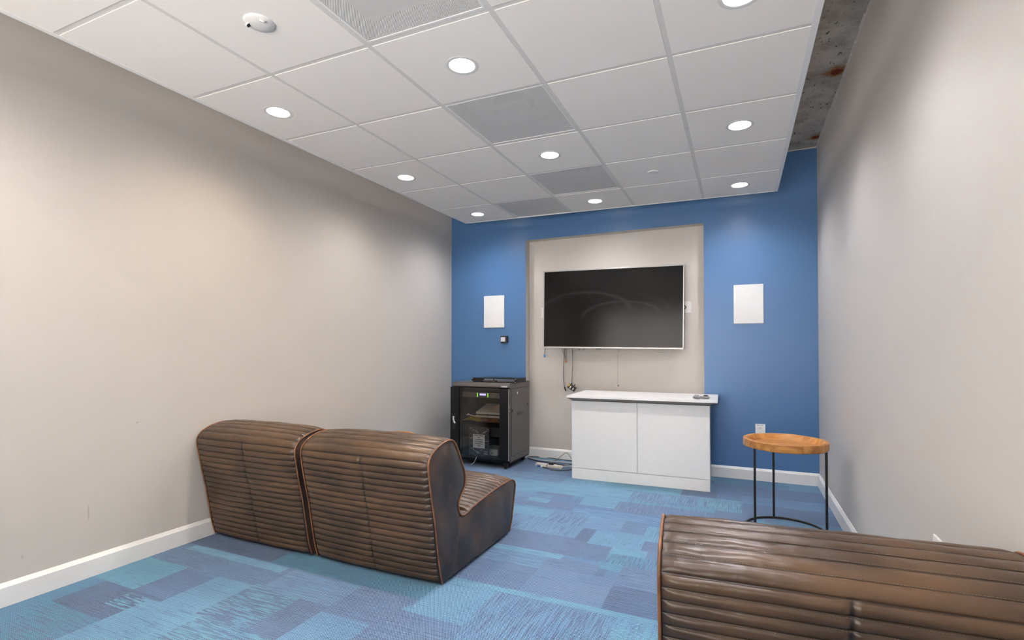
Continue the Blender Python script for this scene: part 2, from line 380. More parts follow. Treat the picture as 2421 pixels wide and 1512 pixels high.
PATCH = [  # x0 x1 y0 y1 (photo survey units) colour A, colour B, stripe, direction, coarse
 (-3.4, -2.4, 1.9, 2.18, 'purp', 'light', .5, 0, 0), (-3.4, -2.62, 2.18, 2.9, 'navy', 'purp', .6, 0, 0),
 (-3.3, -2.45, 2.12, 2.18, 'cyan', 'light', .7, 0, 0), (-2.62, -1.53, 2.18, 2.5, 'teal', 'teal', .2, 0, 0),
 (-3.4, -3.0, 1.65, 1.95, 'tealL', 'cyan', .5, 0, 0), (-3.4, -3.2, .9, 1.65, 'teal', 'blue', .6, 0, 0),
 (-3.2, -2.8, .9, 1.40, 'teal', 'purp', .8, 0, 0), (-3.25, -2.72, 1.40, 1.65, 'navy', 'purp', .8, 0, 0),
 (-2.98, -2.78, 1.50, 1.62, 'navy', 'cyan', .9, 0, 1), (-3.0, -2.72, 1.65, 1.92, 'purp', 'blue', .8, 0, 0),
 (-2.72, -2.45, 1.62, 1.95, 'light', 'cyan', .8, 0, 0), (-2.8, -2.4, 1.2, 1.62, 'cyan', 'light', .8, 0, 0),
 (-2.45, -2.1, 1.62, 1.97, 'purp', 'cyan', .8, 0, 1), (-2.4, -1.9, 1.95, 2.18, 'lil', 'light', .8, 0, 1),
 (-2.1, -1.9, 1.6, 1.95, 'purp', 'lil', .7, 0, 0), (-2.4, -1.9, 1.2, 1.62, 'cyan', 'purp', .7, 0, 1),
 (-1.9, -1.6, 1.5, 1.9, 'light', 'light', .3, 0, 0), (-1.9, -1.52, 1.9, 2.18, 'lil', 'purp', .8, 0, 0),
 (-1.6, -1.2, 1.6, 2.1, 'lil', 'purp', .8, 0, 0), (-1.55, -1.15, 2.06, 2.12, 'cyan', 'light', .5, 0, 0),
 (-1.53, -1.2, 2.12, 2.44, 'light', 'cyan', .9, 0, 0), (-1.2, -.56, 1.9, 2.44, 'light', 'purp', .9, 1, 0),
 (-.56, -.3, 1.9, 2.44, 'cyan', 'light', .9, 1, 0), (-1.53, -.3, 2.44, 2.49, 'cyan', 'cyan', .3, 0, 0),
 (-1.53, -1.1, 2.49, 2.78, 'purp', 'lil', .9, 0, 0), (-1.1, -.65, 2.49, 2.85, 'lil', 'lil', .3, 0, 0),
 (-.65, -.1, 2.49, 2.76, 'purp', 'navy', .9, 0, 0), (-.65, -.1, 2.76, 3.03, 'lil', 'purp', .9, 0, 0),
 (-1.53, -1.1, 2.78, 2.98, 'light', 'purp', .8, 0, 0), (-1.1, -.78, 2.85, 3.0, 'lil', 'purp', .6, 0, 0),
 (-1.5, -1.02, 2.96, 3.03, 'cyan', 'light', .8, 0, 0), (-1.55, -.78, 3.03, 3.33, 'purp', 'lil', .7, 0, 0),
 (-.78, -.1, 3.03, 3.2, 'tealL', 'purp', .9, 1, 0), (-.78, -.55, 3.2, 3.3, 'cyan', 'cyan', .3, 0, 0), (-.55, -.1, 3.2, 3.32, 'lil', 'purp', .6, 0, 0),
 (-1.75, -1.06, 3.33, 3.67, 'light', 'lil', .9, 1, 0), (-1.06, -.95, 3.32, 3.57, 'purp', 'navy', .6, 1, 0),
 (-.95, -.6, 3.3, 3.6, 'light', 'cyan', .7, 1, 0), (-.6, -.1, 3.32, 3.62, 'purp', 'lil', .7, 0, 0),
 (-1.74, -1.38, 3.67, 3.85, 'cyan', 'light', .5, 0, 0), (-1.38, -1.08, 3.6, 3.85, 'light', 'purp', .9, 1, 0),
 (-1.08, -.8, 3.57, 3.85, 'light', 'lil', .7, 0, 0), (-.8, -.62, 3.6, 3.85, 'purp', 'light', .8, 0, 0),
 (-.62, -.5, 3.5, 3.8, 'cyan', 'light', .3, 1, 0), (-.5, 0, 3.62, 3.95, 'purp', 'lil', .6, 0, 0),
 (-1.4, -.2, 3.85, 4.02, 'light', 'blue', .95, 0, 0), (-1.8, -1.25, 3.9, 4.1, 'purp', 'lil', .7, 0, 0),
 (-1.7, -1.5, 4.02, 4.12, 'cyan', 'light', .3, 0, 0), (-1.25, -.95, 4.1, 4.32, 'cyan', 'light', .6, 0, 0),
 (-.95, -.2, 4.05, 4.32, 'lil', 'purp', .9, 1, 0), (-.2, .1, 4.0, 4.4, 'purp', 'lil', .6, 0, 0),
 (-2.2, -.9, 4.32, 4.66, 'cyan', 'light', .8, 0, 0), (-.9, -.36, 4.4, 4.68, 'light', 'purp', .9, 1, 0),
 (-1.6, -1.19, 4.66, 4.95, 'cyan', 'light', .8, 1, 0), (-1.19, -.5, 4.68, 4.95, 'tealL', 'cyan', .5, 0, 0), (-.5, -.2, 4.75, 5.0, 'purp', 'navy', .8, 1, 0),
 (-.36, 0, 4.42, 4.68, 'cyan', 'purp', .7, 1, 0), (0, .68, 4.68, 4.95, 'blue', 'light', .8, 0, 0), (0, .68, 4.35, 4.68, 'purp', 'blue', .7, 0, 0),
 (-.26, .68, 4.95, 5.28, 'purp', 'blue', .8, 0, 0), (-.26, .4, 5.28, 5.6, 'teal', 'blue', .7, 0, 0), (.4, .68, 5.28, 5.6, 'tealL', 'blue', .7, 0, 0),
 (.2, .68, 3.95, 4.35, 'blue', 'tealL', .8, 0, 0), (-2.3, -1.5, 4.95, 5.6, 'blue', 'purp', .8, 0, 0), (-2.2, -1.6, 4.66, 4.95, 'light', 'purp', .8, 0, 0),
]
for (x0, x1, y0, y1, a, b, am, d, cs) in PATCH:
    i0 = round((x0*.9-XL)/G); i1 = round((x1*.9-XL)/G); j0 = round((y0*.9-YF)/G); j1 = round((y1*.9-YF)/G)
    for jj in range(max(j0, 0), min(j1, ny)):
        for ii in range(max(i0, 0), min(i1, nx)): grid[ii, jj] = (COL[a], COL[b], (am, float(d), float(cs)))
def build_floor():
    xs = [XL+(XR-XL)*i/nx for i in range(nx+1)]; ys = [YF+(YB+RD-YF)*j/ny for j in range(ny+1)]
    vs = [(x, y, 0) for y in ys for x in xs]; fs = []; fa = []
    for j in range(ny):
        for i in range(nx):
            a = j*(nx+1)+i; fs.append((a, a+1, a+nx+2, a+nx+1)); fa.append(grid[i, j])
    me = bpy.data.meshes.new('floor'); me.from_pydata(vs, [], fs); me.materials.append(M_carpet)
    ca = me.color_attributes.new('colA', 'FLOAT_COLOR', 'CORNER'); cb = me.color_attributes.new('colB', 'FLOAT_COLOR', 'CORNER')
    pa = me.attributes.new('par', 'FLOAT_VECTOR', 'FACE')
    la, lb, lp = [], [], []
    for a, b, p in fa:
        la += [a[0], a[1], a[2], 1]*4; lb += [b[0], b[1], b[2], 1]*4; lp += list(p)
    ca.data.foreach_set('color', la); cb.data.foreach_set('color', lb); pa.data.foreach_set('vector', lp)
    o = bpy.data.objects.new('floor', me); C.objects.link(o); return o
struct(build_floor(), 'carpet floor patched in teal, cyan, light blue and purple')
struct(obj('wall_left', newbox(XL-TK, XL, YF-TK, YB+RD+TK, 0, HS), M_wall))
struct(obj('wall_right', newbox(XR, XR+TK, YF-TK, YB+RD+TK, 0, HS), M_wall))
bm = bmesh.new(); WX0, WX1, WZ0, WZ1 = -2.6, .2, .12, 2.35
box(bm, XL, WX0, YF-TK, YF, 0, HS); box(bm, WX1, XR, YF-TK, YF, 0, HS); box(bm, WX0, WX1, YF-TK, YF, 0, WZ0); box(bm, WX0, WX1, YF-TK, YF, WZ1, HS)
struct(obj('wall_front', bm, M_wall))
bm = bmesh.new()
for k in range(4):
    x = WX0+(WX1-WX0)*k/3; x = min(max(x, WX0+.025), WX1-.025); box(bm, x-.025, x+.025, YF-.08, YF-.03, WZ0, WZ1)
box(bm, WX0, WX1, YF-.08, YF-.03, WZ0, WZ0+.05); box(bm, WX0, WX1, YF-.08, YF-.03, WZ1-.05, WZ1)
struct(obj('added_window_1', bm, M_black), 'dark framed opening added out of view in front of the fill light')
# added area light beyond the added glazed front, tilted up to brighten the ceiling
ad = bpy.data.lights.new('front_fill_light', 'AREA'); ad.shape = 'RECTANGLE'; ad.size = 2.7; ad.size_y = 2.1; ad.energy = FRONT_FILL; ad.color = (1, .94, .87); ad.spread = math.radians(125)
ao = bpy.data.objects.new('front_fill_light', ad); C.objects.link(ao); ao.location = ((WX0+WX1)/2, YF-.3, 1.25); ao.rotation_euler = (math.radians(126), 0, 0)

bm = bmesh.new()          # blue wall with the recess cut into it
def quad(bm, pts, mi=0):
    f = bm.faces.new([bm.verts.new(p) for p in pts]); f.material_index = mi
box(bm, XL, RX0, YB, YB+RD+TK, 0, HS, mi=0); box(bm, RX1, XR, YB, YB+RD+TK, 0, HS, mi=0)
box(bm, RX0, RX1, YB, YB+RD+TK, RZ, HS, mi=0)
quad(bm, [(RX0+.0006, YB-.0002, 0), (RX0+.0006, YB+RD, 0), (RX0+.0006, YB+RD, RZ), (RX0+.0006, YB-.0002, RZ)], 1)
quad(bm, [(RX1-.0006, YB+RD, 0), (RX1-.0006, YB-.0002, 0), (RX1-.0006, YB-.0002, RZ), (RX1-.0006, YB+RD, RZ)], 1)
quad(bm, [(RX0, YB-.0002, RZ-.0006), (RX0, YB+RD, RZ-.0006), (RX1, YB+RD, RZ-.0006), (RX1, YB-.0002, RZ-.0006)], 1)
box(bm, RX0, RX1, YB+RD, YB+RD+TK, 0, RZ, mi=1)
struct(obj('wall_back', bm, [M_blue, M_wall]), 'blue wall with greige recess')
# slab
struct(obj('ceiling', newbox(XL, XR, YF, YB+RD+TK, HS, HS+.15), M_conc), 'raw concrete slab above the hanging ceiling')
bm = bmesh.new()          # torn drywall lip along the slab
rr = random.Random(3)
y = 1.0
while y < YB-.02:
    d = rr.uniform(.05, .14); tt = rr.uniform(.004, .013)
    box(bm, XR-tt, XR+.001, y, min(y+d, YB), HS-rr.uniform(.008, .02), HS+.001); y += d
x = XR
while x > .2:
    d = rr.uniform(.04, .1); box(bm, x-d, x, YB-rr.uniform(.004, .01), YB+.001, HS-rr.uniform(.006, .014), HS+.001); x -= d
struct(obj('trim_1', bm, M_wall), 'ragged drywall edge under the concrete')
def bboard(name, p0, p1, nrm):
    p0 = Vector(p0); p1 = Vector(p1); nrm = Vector(nrm); bm = bmesh.new(); t = .016
    sec = [(0, 0), (t, 0), (t, BBH-.019), (t-.002, BBH-.0175), (.003, BBH-.001), (0, BBH)]
    ra = [bm.verts.new(p0+nrm*a+Vector((0, 0, z))) for a, z in sec]; rb = [bm.verts.new(p1+nrm*a+Vector((0, 0, z))) for a, z in sec]
    for k in range(len(sec)-1): bm.faces.new((ra[k], ra[k+1], rb[k+1], rb[k]))
    bm.faces.new(ra); bm.faces.new(rb[::-1])
    bmesh.ops.recalc_face_normals(bm, faces=bm.faces[:])
    return struct(obj(name, bm, M_trimw))
bboard('baseboard_left', (XL, YF, 0), (XL, YB, 0), (1, 0, 0))
bboard('baseboard_right', (XR, YF, 0), (XR, YB, 0), (-1, 0, 0))
bboard('baseboard_back', (XL, YB, 0), (RX0, YB, 0), (0, -1, 0))
bboard('baseboard_back', (RX1, YB, 0), (XR, YB, 0), (0, -1, 0))
bboard('baseboard_back', (RX0, YB+RD, 0), (RX1, YB+RD, 0), (0, -1, 0))
bboard('baseboard_front', (XL, YF, 0), (XR, YF, 0), (0, 1, 0))

# ------------------------------------------------------------------ hanging ceiling
T = .6096; HC = 2.5084; GA, TA, TB = .0022, -.0132, .0041
CXs = [-2.7221, -2.1117, -1.5021, -.8925, -.2829, .305]
CYs = [1.153+T*k for k in range(-4, 6)] + [4.7846]
CY0, CY1 = CYs[0], CYs[-1]
Rc = Euler((math.atan(TB), -math.atan(TA), GA)).to_matrix()
def cpos(X, Y, dz=0.0):
    x = X*math.cos(GA)-Y*math.sin(GA); y = X*math.sin(GA)+Y*math.cos(GA)
    return Vector((x, y, HC+TA*X+TB*(Y-3)+dz))
CE = Rc.to_euler()
HOLES = {}    # (col,row) -> 'lamp' | 'open'
LAMPS = []
for ci in (0, 2, 4):
    for rj in (3, 1, 5, 7, 9): LAMPS.append((ci, rj))
OPEN = [(2, 4), (2, 6), (2, 8), (1, 9)]
LR = .074
bm = bmesh.new()
g = .012
for ci in range(5):
    for rj in range(10):
        if (ci, rj) in OPEN: continue
        x0, x1, y0, y1 = CXs[ci]+g, CXs[ci+1]-g, CYs[rj]+g, CYs[rj+1]-g
        if ci == 0: x0 = CXs[0]+.026
        if ci == 4: x1 = CXs[5]-.026
        if rj == 9: y1 = CYs[10]-.02
        if (ci, rj) in LAMPS:
            cx_, cy_ = (CXs[ci]+CXs[ci+1])/2, (CYs[rj]+CYs[rj+1])/2
            n = 32; out = []
            ring = [bm.verts.new((cx_+LR*math.cos(2*PI*k/n), cy_+LR*math.sin(2*PI*k/n), 0)) for k in range(n)]
            for k in range(n):
                a = 2*PI*k/n; c_, s_ = math.cos(a), math.sin(a)
                tx = ((x1-cx_) if c_ > 0 else (x0-cx_))/c_ if abs(c_) > 1e-6 else 1e9
                ty = ((y1-cy_) if s_ > 0 else (y0-cy_))/s_ if abs(s_) > 1e-6 else 1e9
                tt = min(tx, ty); out.append(bm.verts.new((cx_+c_*tt, cy_+s_*tt, 0)))
            for k in range(n):
                k2 = (k+1) % n
                pts = [ring[k2], ring[k], out[k]]
                a, b = out[k].co, out[k2].co
                if abs(a.x-b.x) > 1e-5 and abs(a.y-b.y) > 1e-5:
                    corner = (x1 if a.x+b.x > 2*cx_ else x0, y1 if a.y+b.y > 2*cy_ else y0, 0)
                    pts.append(bm.verts.new(corner))
                pts.append(out[k2]); f = bm.faces.new(pts)
            # tile sides
            vs = [bm.verts.new(p) for p in ((x0, y0, 0), (x1, y0, 0), (x1, y1, 0), (x0, y1, 0))]
            vt = [bm.verts.new((v.co.x, v.co.y, .012)) for v in vs]
            for k in range(4): bm.faces.new((vs[k], vs[(k+1) % 4], vt[(k+1) % 4], vt[k]))
        else:
            box(bm, x0, x1, y0, y1, 0, .016)
bmesh.ops.recalc_face_normals(bm, faces=bm.faces[:])
for f in bm.faces:
    if abs(f.normal.z) > .9 and f.calc_center_median().z < .001 and f.normal.z > 0: f.normal_flip()
# grid bars, slightly above the tile faces
for x in CXs[1:-1]: box(bm, x-.0125, x+.0125, CY0, CY1-.016, .0015, .011, mi=1)
for y in CYs[1:-1]: box(bm, CXs[0]+.018, CXs[-1]-.018, y-.0125, y+.0125, .002, .0112, mi=1)
# backing layer over all but the openings keeps the plenum dark
for ci in range(5):
    for rj in range(10):
        if (ci, rj) in OPEN or (ci, rj) in LAMPS: continue
        box(bm, CXs[ci], CXs[ci+1], CYs[rj], CYs[rj+1], .0165, .02, mi=0)
ceil = obj('ceiling', bm, [M_tile, M_grid]); struct(ceil, 'hanging ceiling of white square tiles in a metal grid')
ceil.matrix_world = Matrix.Translation(cpos(0, 0)) @ Rc.to_4x4()
bm = bmesh.new(); e = .026; zt = .030
for (x0, x1, y0, y1) in ((CXs[0], CXs[0]+e, CY0, CY1), (CXs[-1]-e, CXs[-1], CY0, CY1), (CXs[0]+e, CXs[-1]-e, CY0, CY0+e), (CXs[0]+e, CXs[-1]-e, CY1-.016, CY1)):
    box(bm, x0, x1, y0, y1, -.003, .001)
for (x0, x1, y0, y1) in ((CXs[0], CXs[0]+.003, CY0, CY1), (CXs[-1]-.003, CXs[-1], CY0, CY1), (CXs[0], CXs[-1], CY0, CY0+.003), (CXs[0], CXs[-1], CY1-.003, CY1)):
    box(bm, x0, x1, y0, y1, .001, zt)
tr = obj('trim_2', bm, M_edge); struct(tr, 'white metal edge around the hanging ceiling')
tr.matrix_world = ceil.matrix_world.copy()

def dup(root, loc, rot, label=None):
    r = root.copy(); C.objects.link(r); r.location = loc; r.rotation_euler = rot
    if label: r['label'] = label
    for ch in list(root.children):
        c = ch.copy(); C.objects.link(c); c.parent = r
        for gch in list(ch.children):
            d = gch.copy(); C.objects.link(d); d.parent = c
    return r
lamp_lab = {
 (0, 5): 'recessed round downlight nearest the left wall, largest of that column in view',
 (0, 7): 'middle of the three lit downlights along the left wall side',
 (0, 9): 'small far downlight in the back left corner tile of the hanging ceiling',
 (2, 5): 'big bright downlight between the mesh grille and the first square diffuser',
 (2, 7): 'round downlight between the two square air diffusers',
 (2, 9): 'far downlight between the second diffuser and the blue wall, right of the return grille',
 (4, 5): 'downlight cut off by the top edge of the photo, right side',
 (4, 7): 'downlight in the right column nearest the exposed concrete, fully in view',
 (4, 9): 'far right downlight beside the corner of the hanging ceiling by the blue wall'}
WARM = {(0, 5): (1.0, .84, .66), (0, 3): (1.0, .88, .76)}
def lens_mat(nm, col):      # LED lens that throws most of its light downwards
    t = NT(nm); e = t.n('ShaderNodeEmission'); gm = t.n('ShaderNodeNewGeometry')
    d = t.n('ShaderNodeVectorMath', operation='DOT_PRODUCT'); t.l(gm.outputs['Incoming'], d.inputs[0]); t.l(gm.outputs['Normal'], d.inputs[1])
    k = t.rng(d.outputs['Value'], .22, .88, .05, 1.0)
    e.inputs[0].default_value = rgb(*col); t.l(t.math('MULTIPLY', k, LAMP), e.inputs[1]); t.l(e.outputs[0], t.out.inputs[0]); return t.m
M_lens = lens_mat('lamp_lens', (1.0, .93, .86))
M_lensw = lens_mat('lamp_lens_warm', (1.0, .82, .63))
M_lensc = lens_mat('lamp_lens_cool', (.97, .95, .98))
def downlight(ci, rj):
    cx_, cy_ = (CXs[ci]+CXs[ci+1])/2, (CYs[rj]+CYs[rj+1])/2
    if rj == 9: cy_ -= .0
    lab = lamp_lab.get((ci, rj), 'recessed round downlight in the ceiling behind the viewpoint')
    t = thing('downlight', lab, 'ceiling light', cpos(cx_, cy_), CE, 'recessed downlights in the hanging ceiling')
    bm = bmesh.new(); lathe(bm, [(.0600, .0065), (.0610, -.0005), (.063, -.0014), (.076, -.0014), (.079, -.0006), (.079, .0005)], 48)
    obj('trim_ring', bm, M_white, t, True, 40)
    bm = bmesh.new(); lathe(bm, [(.060, .008), (.066, .012), (.078, .013), (.078, .085), (0, .085)], 32)
    obj('housing', bm, M_black, t)
    bm = bmesh.new(); n = 40
    f = bm.faces.new([bm.verts.new((.0605*math.cos(-2*PI*k/n), .0605*math.sin(-2*PI*k/n), .006)) for k in range(n)])
    mt = M_lensw if (ci, rj) == (0, 5) else (M_lensc if (rj == 9 or ci == 4) else M_lens)
    obj('lens', bm, mt, t)
    # light that escapes from the top of the housing into the void above the tiles
    ld = bpy.data.lights.new('housing_glow', 'POINT'); ld.energy = LEAK; ld.shadow_soft_size = .012; ld.color = (1, .92, .84)
    lo = bpy.data.objects.new('housing_glow', ld); C.objects.link(lo); lo.parent = t; lo.location = (0, 0, .10)
    return t
for ci, rj in LAMPS: downlight(ci, rj)

def grille(ci, rj, core, label, name):
    x0, x1, y0, y1 = CXs[ci], CXs[ci+1], CYs[rj], CYs[rj+1]; cx_, cy_ = (x0+x1)/2, (y0+y1)/2
    hx, hy = (x1-x0)/2-.013, (y1-y0)/2-.013
    t = thing(name, label, 'air diffuser' if core else 'air grille', cpos(cx_, cy_), CE)
    bm = bmesh.new(); box(bm, -hx+.004, hx-.004, -hy+.004, hy-.004, .003, .0036)
    obj('perforated_face', bm, M_perf, t)
    bm = bmesh.new()
    for (a, b, c, d) in ((-hx, -hx+.01, -hy, hy), (hx-.01, hx, -hy, hy), (-hx+.01, hx-.01, -hy, -hy+.01), (-hx+.01, hx-.01, hy-.01, hy)):
        box(bm, a, b, c, d, .001, .006)
    obj('frame', bm, M_edge, t)
    bm = bmesh.new(); h = .10
    for (a, b, c, d) in ((-hx, -hx+.002, -hy, hy), (hx-.002, hx, -hy, hy), (-hx, hx, -hy, -hy+.002), (-hx, hx, hy-.002, hy)): box(bm, a, b, c, d, .006, h)
    box(bm, -hx, hx, -hy, hy, h, h+.002)
    obj('back_box', bm, M_duct if core else M_grid, t)
    if core:
        bm = bmesh.new(); s = .12
        for k, zz in ((1.0, .03), (.72, .05)):
            q = s*k
            for (a, b, c, d) in ((-q, q, -q, -q+.03*k), (-q, q, q-.03*k, q), (-q, -q+.012, -q, q), (q-.012, q, -q, q)): box(bm, a, b, c, d, zz, zz+.012)
        for k in range(7): box(bm, -.075+k*.024, -.067+k*.024, -.06, .06, .035, .07)
        obj('core', bm, M_grid, t)
        bm = bmesh.new(); lathe(bm, [(0, .094), (.12, .094), (.12, .098)], 32); obj('duct_mouth', bm, M_ductd, t)
    return t
grille(2, 4, False, 'plain perforated grille cut off by the top edge of the photo', 'air_grille')
grille(2, 6, True, 'larger square perforated diffuser with louvre core, nearer the camera', 'air_diffuser')
grille(2, 8, True, 'smaller square perforated diffuser with louvre core, nearer the blue wall', 'air_diffuser')
grille(1, 9, False, 'far perforated return grille at the blue wall end of the ceiling', 'air_grille')
# motion sensor and sprinkler cap
def onceil(px, py):
    d = ray(px, py); k = (HC-CAMH)/d.z
    for _ in range(4):
        p = d*k; k = (HC+TA*p.x+TB*(p.y-3)-CAMH)/d.z
    return Vector((0, 0, CAMH))+d*k
t = thing('occupancy_sensor', 'white domed occupancy sensor with two slotted eyes on ceiling tile', 'sensor', onceil(614, 54), CE)
bm = bmesh.new(); lathe(bm, [(.062, 0), (.060, -.004), (.052, -.007), (.040, -.012), (.024, -.015), (0, -.016)], 48)
obj('dome', bm, M_white, t, True)
for ang in (215, 335):
    a = math.radians(ang); bm = bmesh.new()
    M = Matrix.Translation((.045*math.cos(a), .045*math.sin(a), -.010)) @ Matrix.Rotation(a, 4, 'Z') @ Matrix.Rotation(math.radians(38), 4, 'Y')
    lathe(bm, [(0, -.006), (.011, -.006), (.012, 0), (0, 0)], 20)
    for v in bm.verts: v.co = M @ v.co
    ee = obj('sensor_eye', bm, M_white, t, True, 30)
    bm = bmesh.new()
    for k in range(4): box(bm, -.008, .008, -.0085+k*.0048, -.0063+k*.0048, -.0075, -.0058, M=M)
    obj('slots', bm, M_blk, ee)
bm = bmesh.new(); lathe(bm, [(0, -.007), (.038, -.007), (.041, -.004), (.041, -.001), (0, -.001)], 40)
o = obj('sprinkler_cap', bm, M_white, None, True, 30); o.location = onceil(1544, 406); o.rotation_euler = CE
tag(o, 'small white round sprinkler cover on a ceiling tile', 'sprinkler cover')

# ------------------------------------------------------------------ lounge chairs
PROF0 = [(2.372, .012), (2.345, .10), (2.318, .24), (2.295, .37), (2.268, .48), (2.247, .58), (2.232, .665), (2.238, .705), (2.268, .738), (2.32, .763), (2.39, .780), (2.445, .782),
 (2.49, .765), (2.53, .716), (2.561, .661), (2.60, .590), (2.618, .525), (2.610, .486), (2.578, .453), (2.545, .423), (2.536, .384), (2.555, .341), (2.587, .317), (2.628, .313),
 (2.70, .329), (2.805, .343), (2.94, .356), (3.086, .366), (3.222, .368), (3.305, .358), (3.343, .322), (3.335, .27), (3.312, .184), (3.281, .08), (3.24, .012)]
PROF0 = [Vector(((y-2.36)*.9, z*.9)) for y, z in PROF0]
def resample(P, step):
    P3 = smooth_path([(p.x, p.y, 0) for p in P], 10); out = [P3[0]]; acc = 0; L = [0]
    tot = 0
    cum = [0]
    for a, b in zip(P3, P3[1:]): tot += (b-a).length; cum.append(tot)
    n = int(tot/step); res = []; k = 0
    for i in range(n+1):
        s = tot*i/n
        while k < len(cum)-2 and cum[k+1] < s: k += 1
        f = (s-cum[k])/max(cum[k+1]-cum[k], 1e-9); res.append(P3[k].lerp(P3[k+1], min(max(f, 0), 1)))
    return [Vector((p.x, p.y)) for p in res], tot
PR, PL = resample(PROF0, .0022)
NP = len(PR); step = PL/(NP-1)
def nrm2(i):
    t = (PR[min(i+1, NP-1)]-PR[max(i-1, 0)]).normalized(); return Vector((-t.y, t.x))
NR = [nrm2(i) for i in range(NP)]
# smooth the normals so that channels do not fold in the crevice
for _ in range(10): NR = [(NR[max(i-1, 0)]+NR[i]+NR[min(i+1, NP-1)]).normalized() for i in range(NP)]
def s_of(y, z):
    q = Vector(((y-2.36)*.9, z*.9)); return min(range(NP), key=lambda i: (PR[i]-q).length)*step
S_SEAM = s_of(2.234, .695); S_TOP = s_of(2.445, .782); S_CR = s_of(2.60, .312)
seams = []
s = .016; pb = (S_SEAM-.012)/18
for k in range(19): seams.append(.012+pb*k)
pt = .0425; s = seams[-1]
while s+pt < PL-.03: s += pt; seams.append(s)
seams.append(PL)
W2 = .408
def chair_mesh(seed, flat=1.0):
    rr = random.Random(seed)
    NXc = 84
    jog = [rr.uniform(-.0035, .0035) for _ in seams]
    ph = [rr.uniform(0, 6.28) for _ in seams]
    bm = bmesh.new(); ridl = bm.verts.layers.float.new('ridge'); rows = []
    si = 0; info = []
    for i in range(NP):
        s = i*step
        while si < len(seams)-2 and seams[si+1] < s: si += 1
        a, b = seams[si], seams[si+1]
        u = min(max((s-a)/(b-a), 0), 1) if s > seams[0] else .0
        info.append((si, u, b-a))
    for i in range(NP):
        si, u, pch = info[i]; s = i*step; row = []
        prof = (abs(math.sin(PI*u)))**.45
        for k in range(NXc+1):
            x = -W2+2*W2*k/NXc
            ed = min(1, (W2-abs(x))/.035); ed = math.sin(ed*PI/2)**.8
            xs = x-.012 - jog[si]
            # vertical centre seam on the back only
            cs = 0
            if s < S_SEAM+.003:
                cs = math.exp(-(xs/.006)**2)
            deep = 1.0 if abs(s-S_SEAM) > .03 else 1.15
            amp = .0115 if s < S_SEAM else .0090*(.85+.15*flat)
            h = amp*deep*prof*ed*(1-.75*cs)
            h += .0018*math.sin(x*23+ph[si]+3*u)*ed*prof*(.6+.4*math.sin(x*61+ph[si]*2))
            crown = 1-(abs(x)/W2)**3.2
            cr = .010 if s < S_SEAM else (.014 if s < S_CR-.16 else (.004 if s < S_CR+.06 else .022))
            h += crown*cr*flat
            p = PR[i]+NR[i]*h
            # back panel bows in a little along the lower edge
            xx = x*(1-.012*max(0, 1-s/.25)) if s < .25 else x
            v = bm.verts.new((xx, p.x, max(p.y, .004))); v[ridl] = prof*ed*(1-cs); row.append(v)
        rows.append(row)
    for i in range(NP-1):
        for k in range(NXc): bm.faces.new((rows[i][k], rows[i][k+1], rows[i+1][k+1], rows[i+1][k]))
    bmesh.ops.recalc_face_normals(bm, faces=bm.faces[:])
    if rows[NP//2][NXc//2].normal.length == 0: pass
    return bm
def side_mesh(sgn):
    idx = list(range(0, NP, 6));
    if idx[-1] != NP-1: idx.append(NP-1)
    poly = [PR[i] for i in idx]; n = len(poly)
    pts = [Vector(p) for p in poly]
    def dist(p):
        d = 9
        for a, b in zip(poly, poly[1:]+poly[:1]):
            if a.y < .02 and b.y < .02: continue
            ab = b-a; t_ = max(0, min(1, (p-a).dot(ab)/max(ab.length_squared, 1e-9))); d = min(d, (p-a-ab*t_).length)
        return d
    def inside(p):
        c = False
        for a, b in zip(poly, poly[1:]+poly[:1]):
            if (a.y > p.y) != (b.y > p.y) and p.x < (b.x-a.x)*(p.y-a.y)/(b.y-a.y)+a.x: c = not c
        return c
    gs = .018
    for iy in range(-12, 60):
        for iz in range(0, 45):
            p = Vector((iy*gs+(iz % 2)*gs/2, iz*gs+.006))
            if inside(p) and dist(p) > .007: pts.append(p)
    V, E, F = delaunay_2d_cdt(pts, [(i, (i+1) % n) for i in range(n)], [], 1, 1e-6)[:3]
    bm = bmesh.new(); vs = []
    for p in V:
        d = dist(p); h = .014*(1-math.exp(-d/.035))
        # soft vertical folds
        h += .002*math.sin(p.x*31+p.y*9)*(1-math.exp(-d/.04))
        # pull along the side seam
        sx = .205+(.42-p.y)*.0 - (.36-p.y)*.36
        if p.y < .33: h -= .003*math.exp(-((p.x-sx)/.008)**2)
        vs.append(bm.verts.new((sgn*(W2-.001+h), p.x, p.y)))
    for f in F:
        q = [vs[i] for i in f]
        bm.faces.new(q if sgn < 0 else q[::-1])
    bm.normal_update()
    for f in bm.faces:
        if f.normal.x*sgn < 0: f.normal_flip()
    return bm
def pipe_mesh(sgn):
    bm = bmesh.new()
    tube(bm, [(sgn*(W2+.002), (PR[i]+NR[i]*.003).x, max((PR[i]+NR[i]*.003).y, .006)) for i in range(0, NP, 5)], .0045, 8)
    return bm
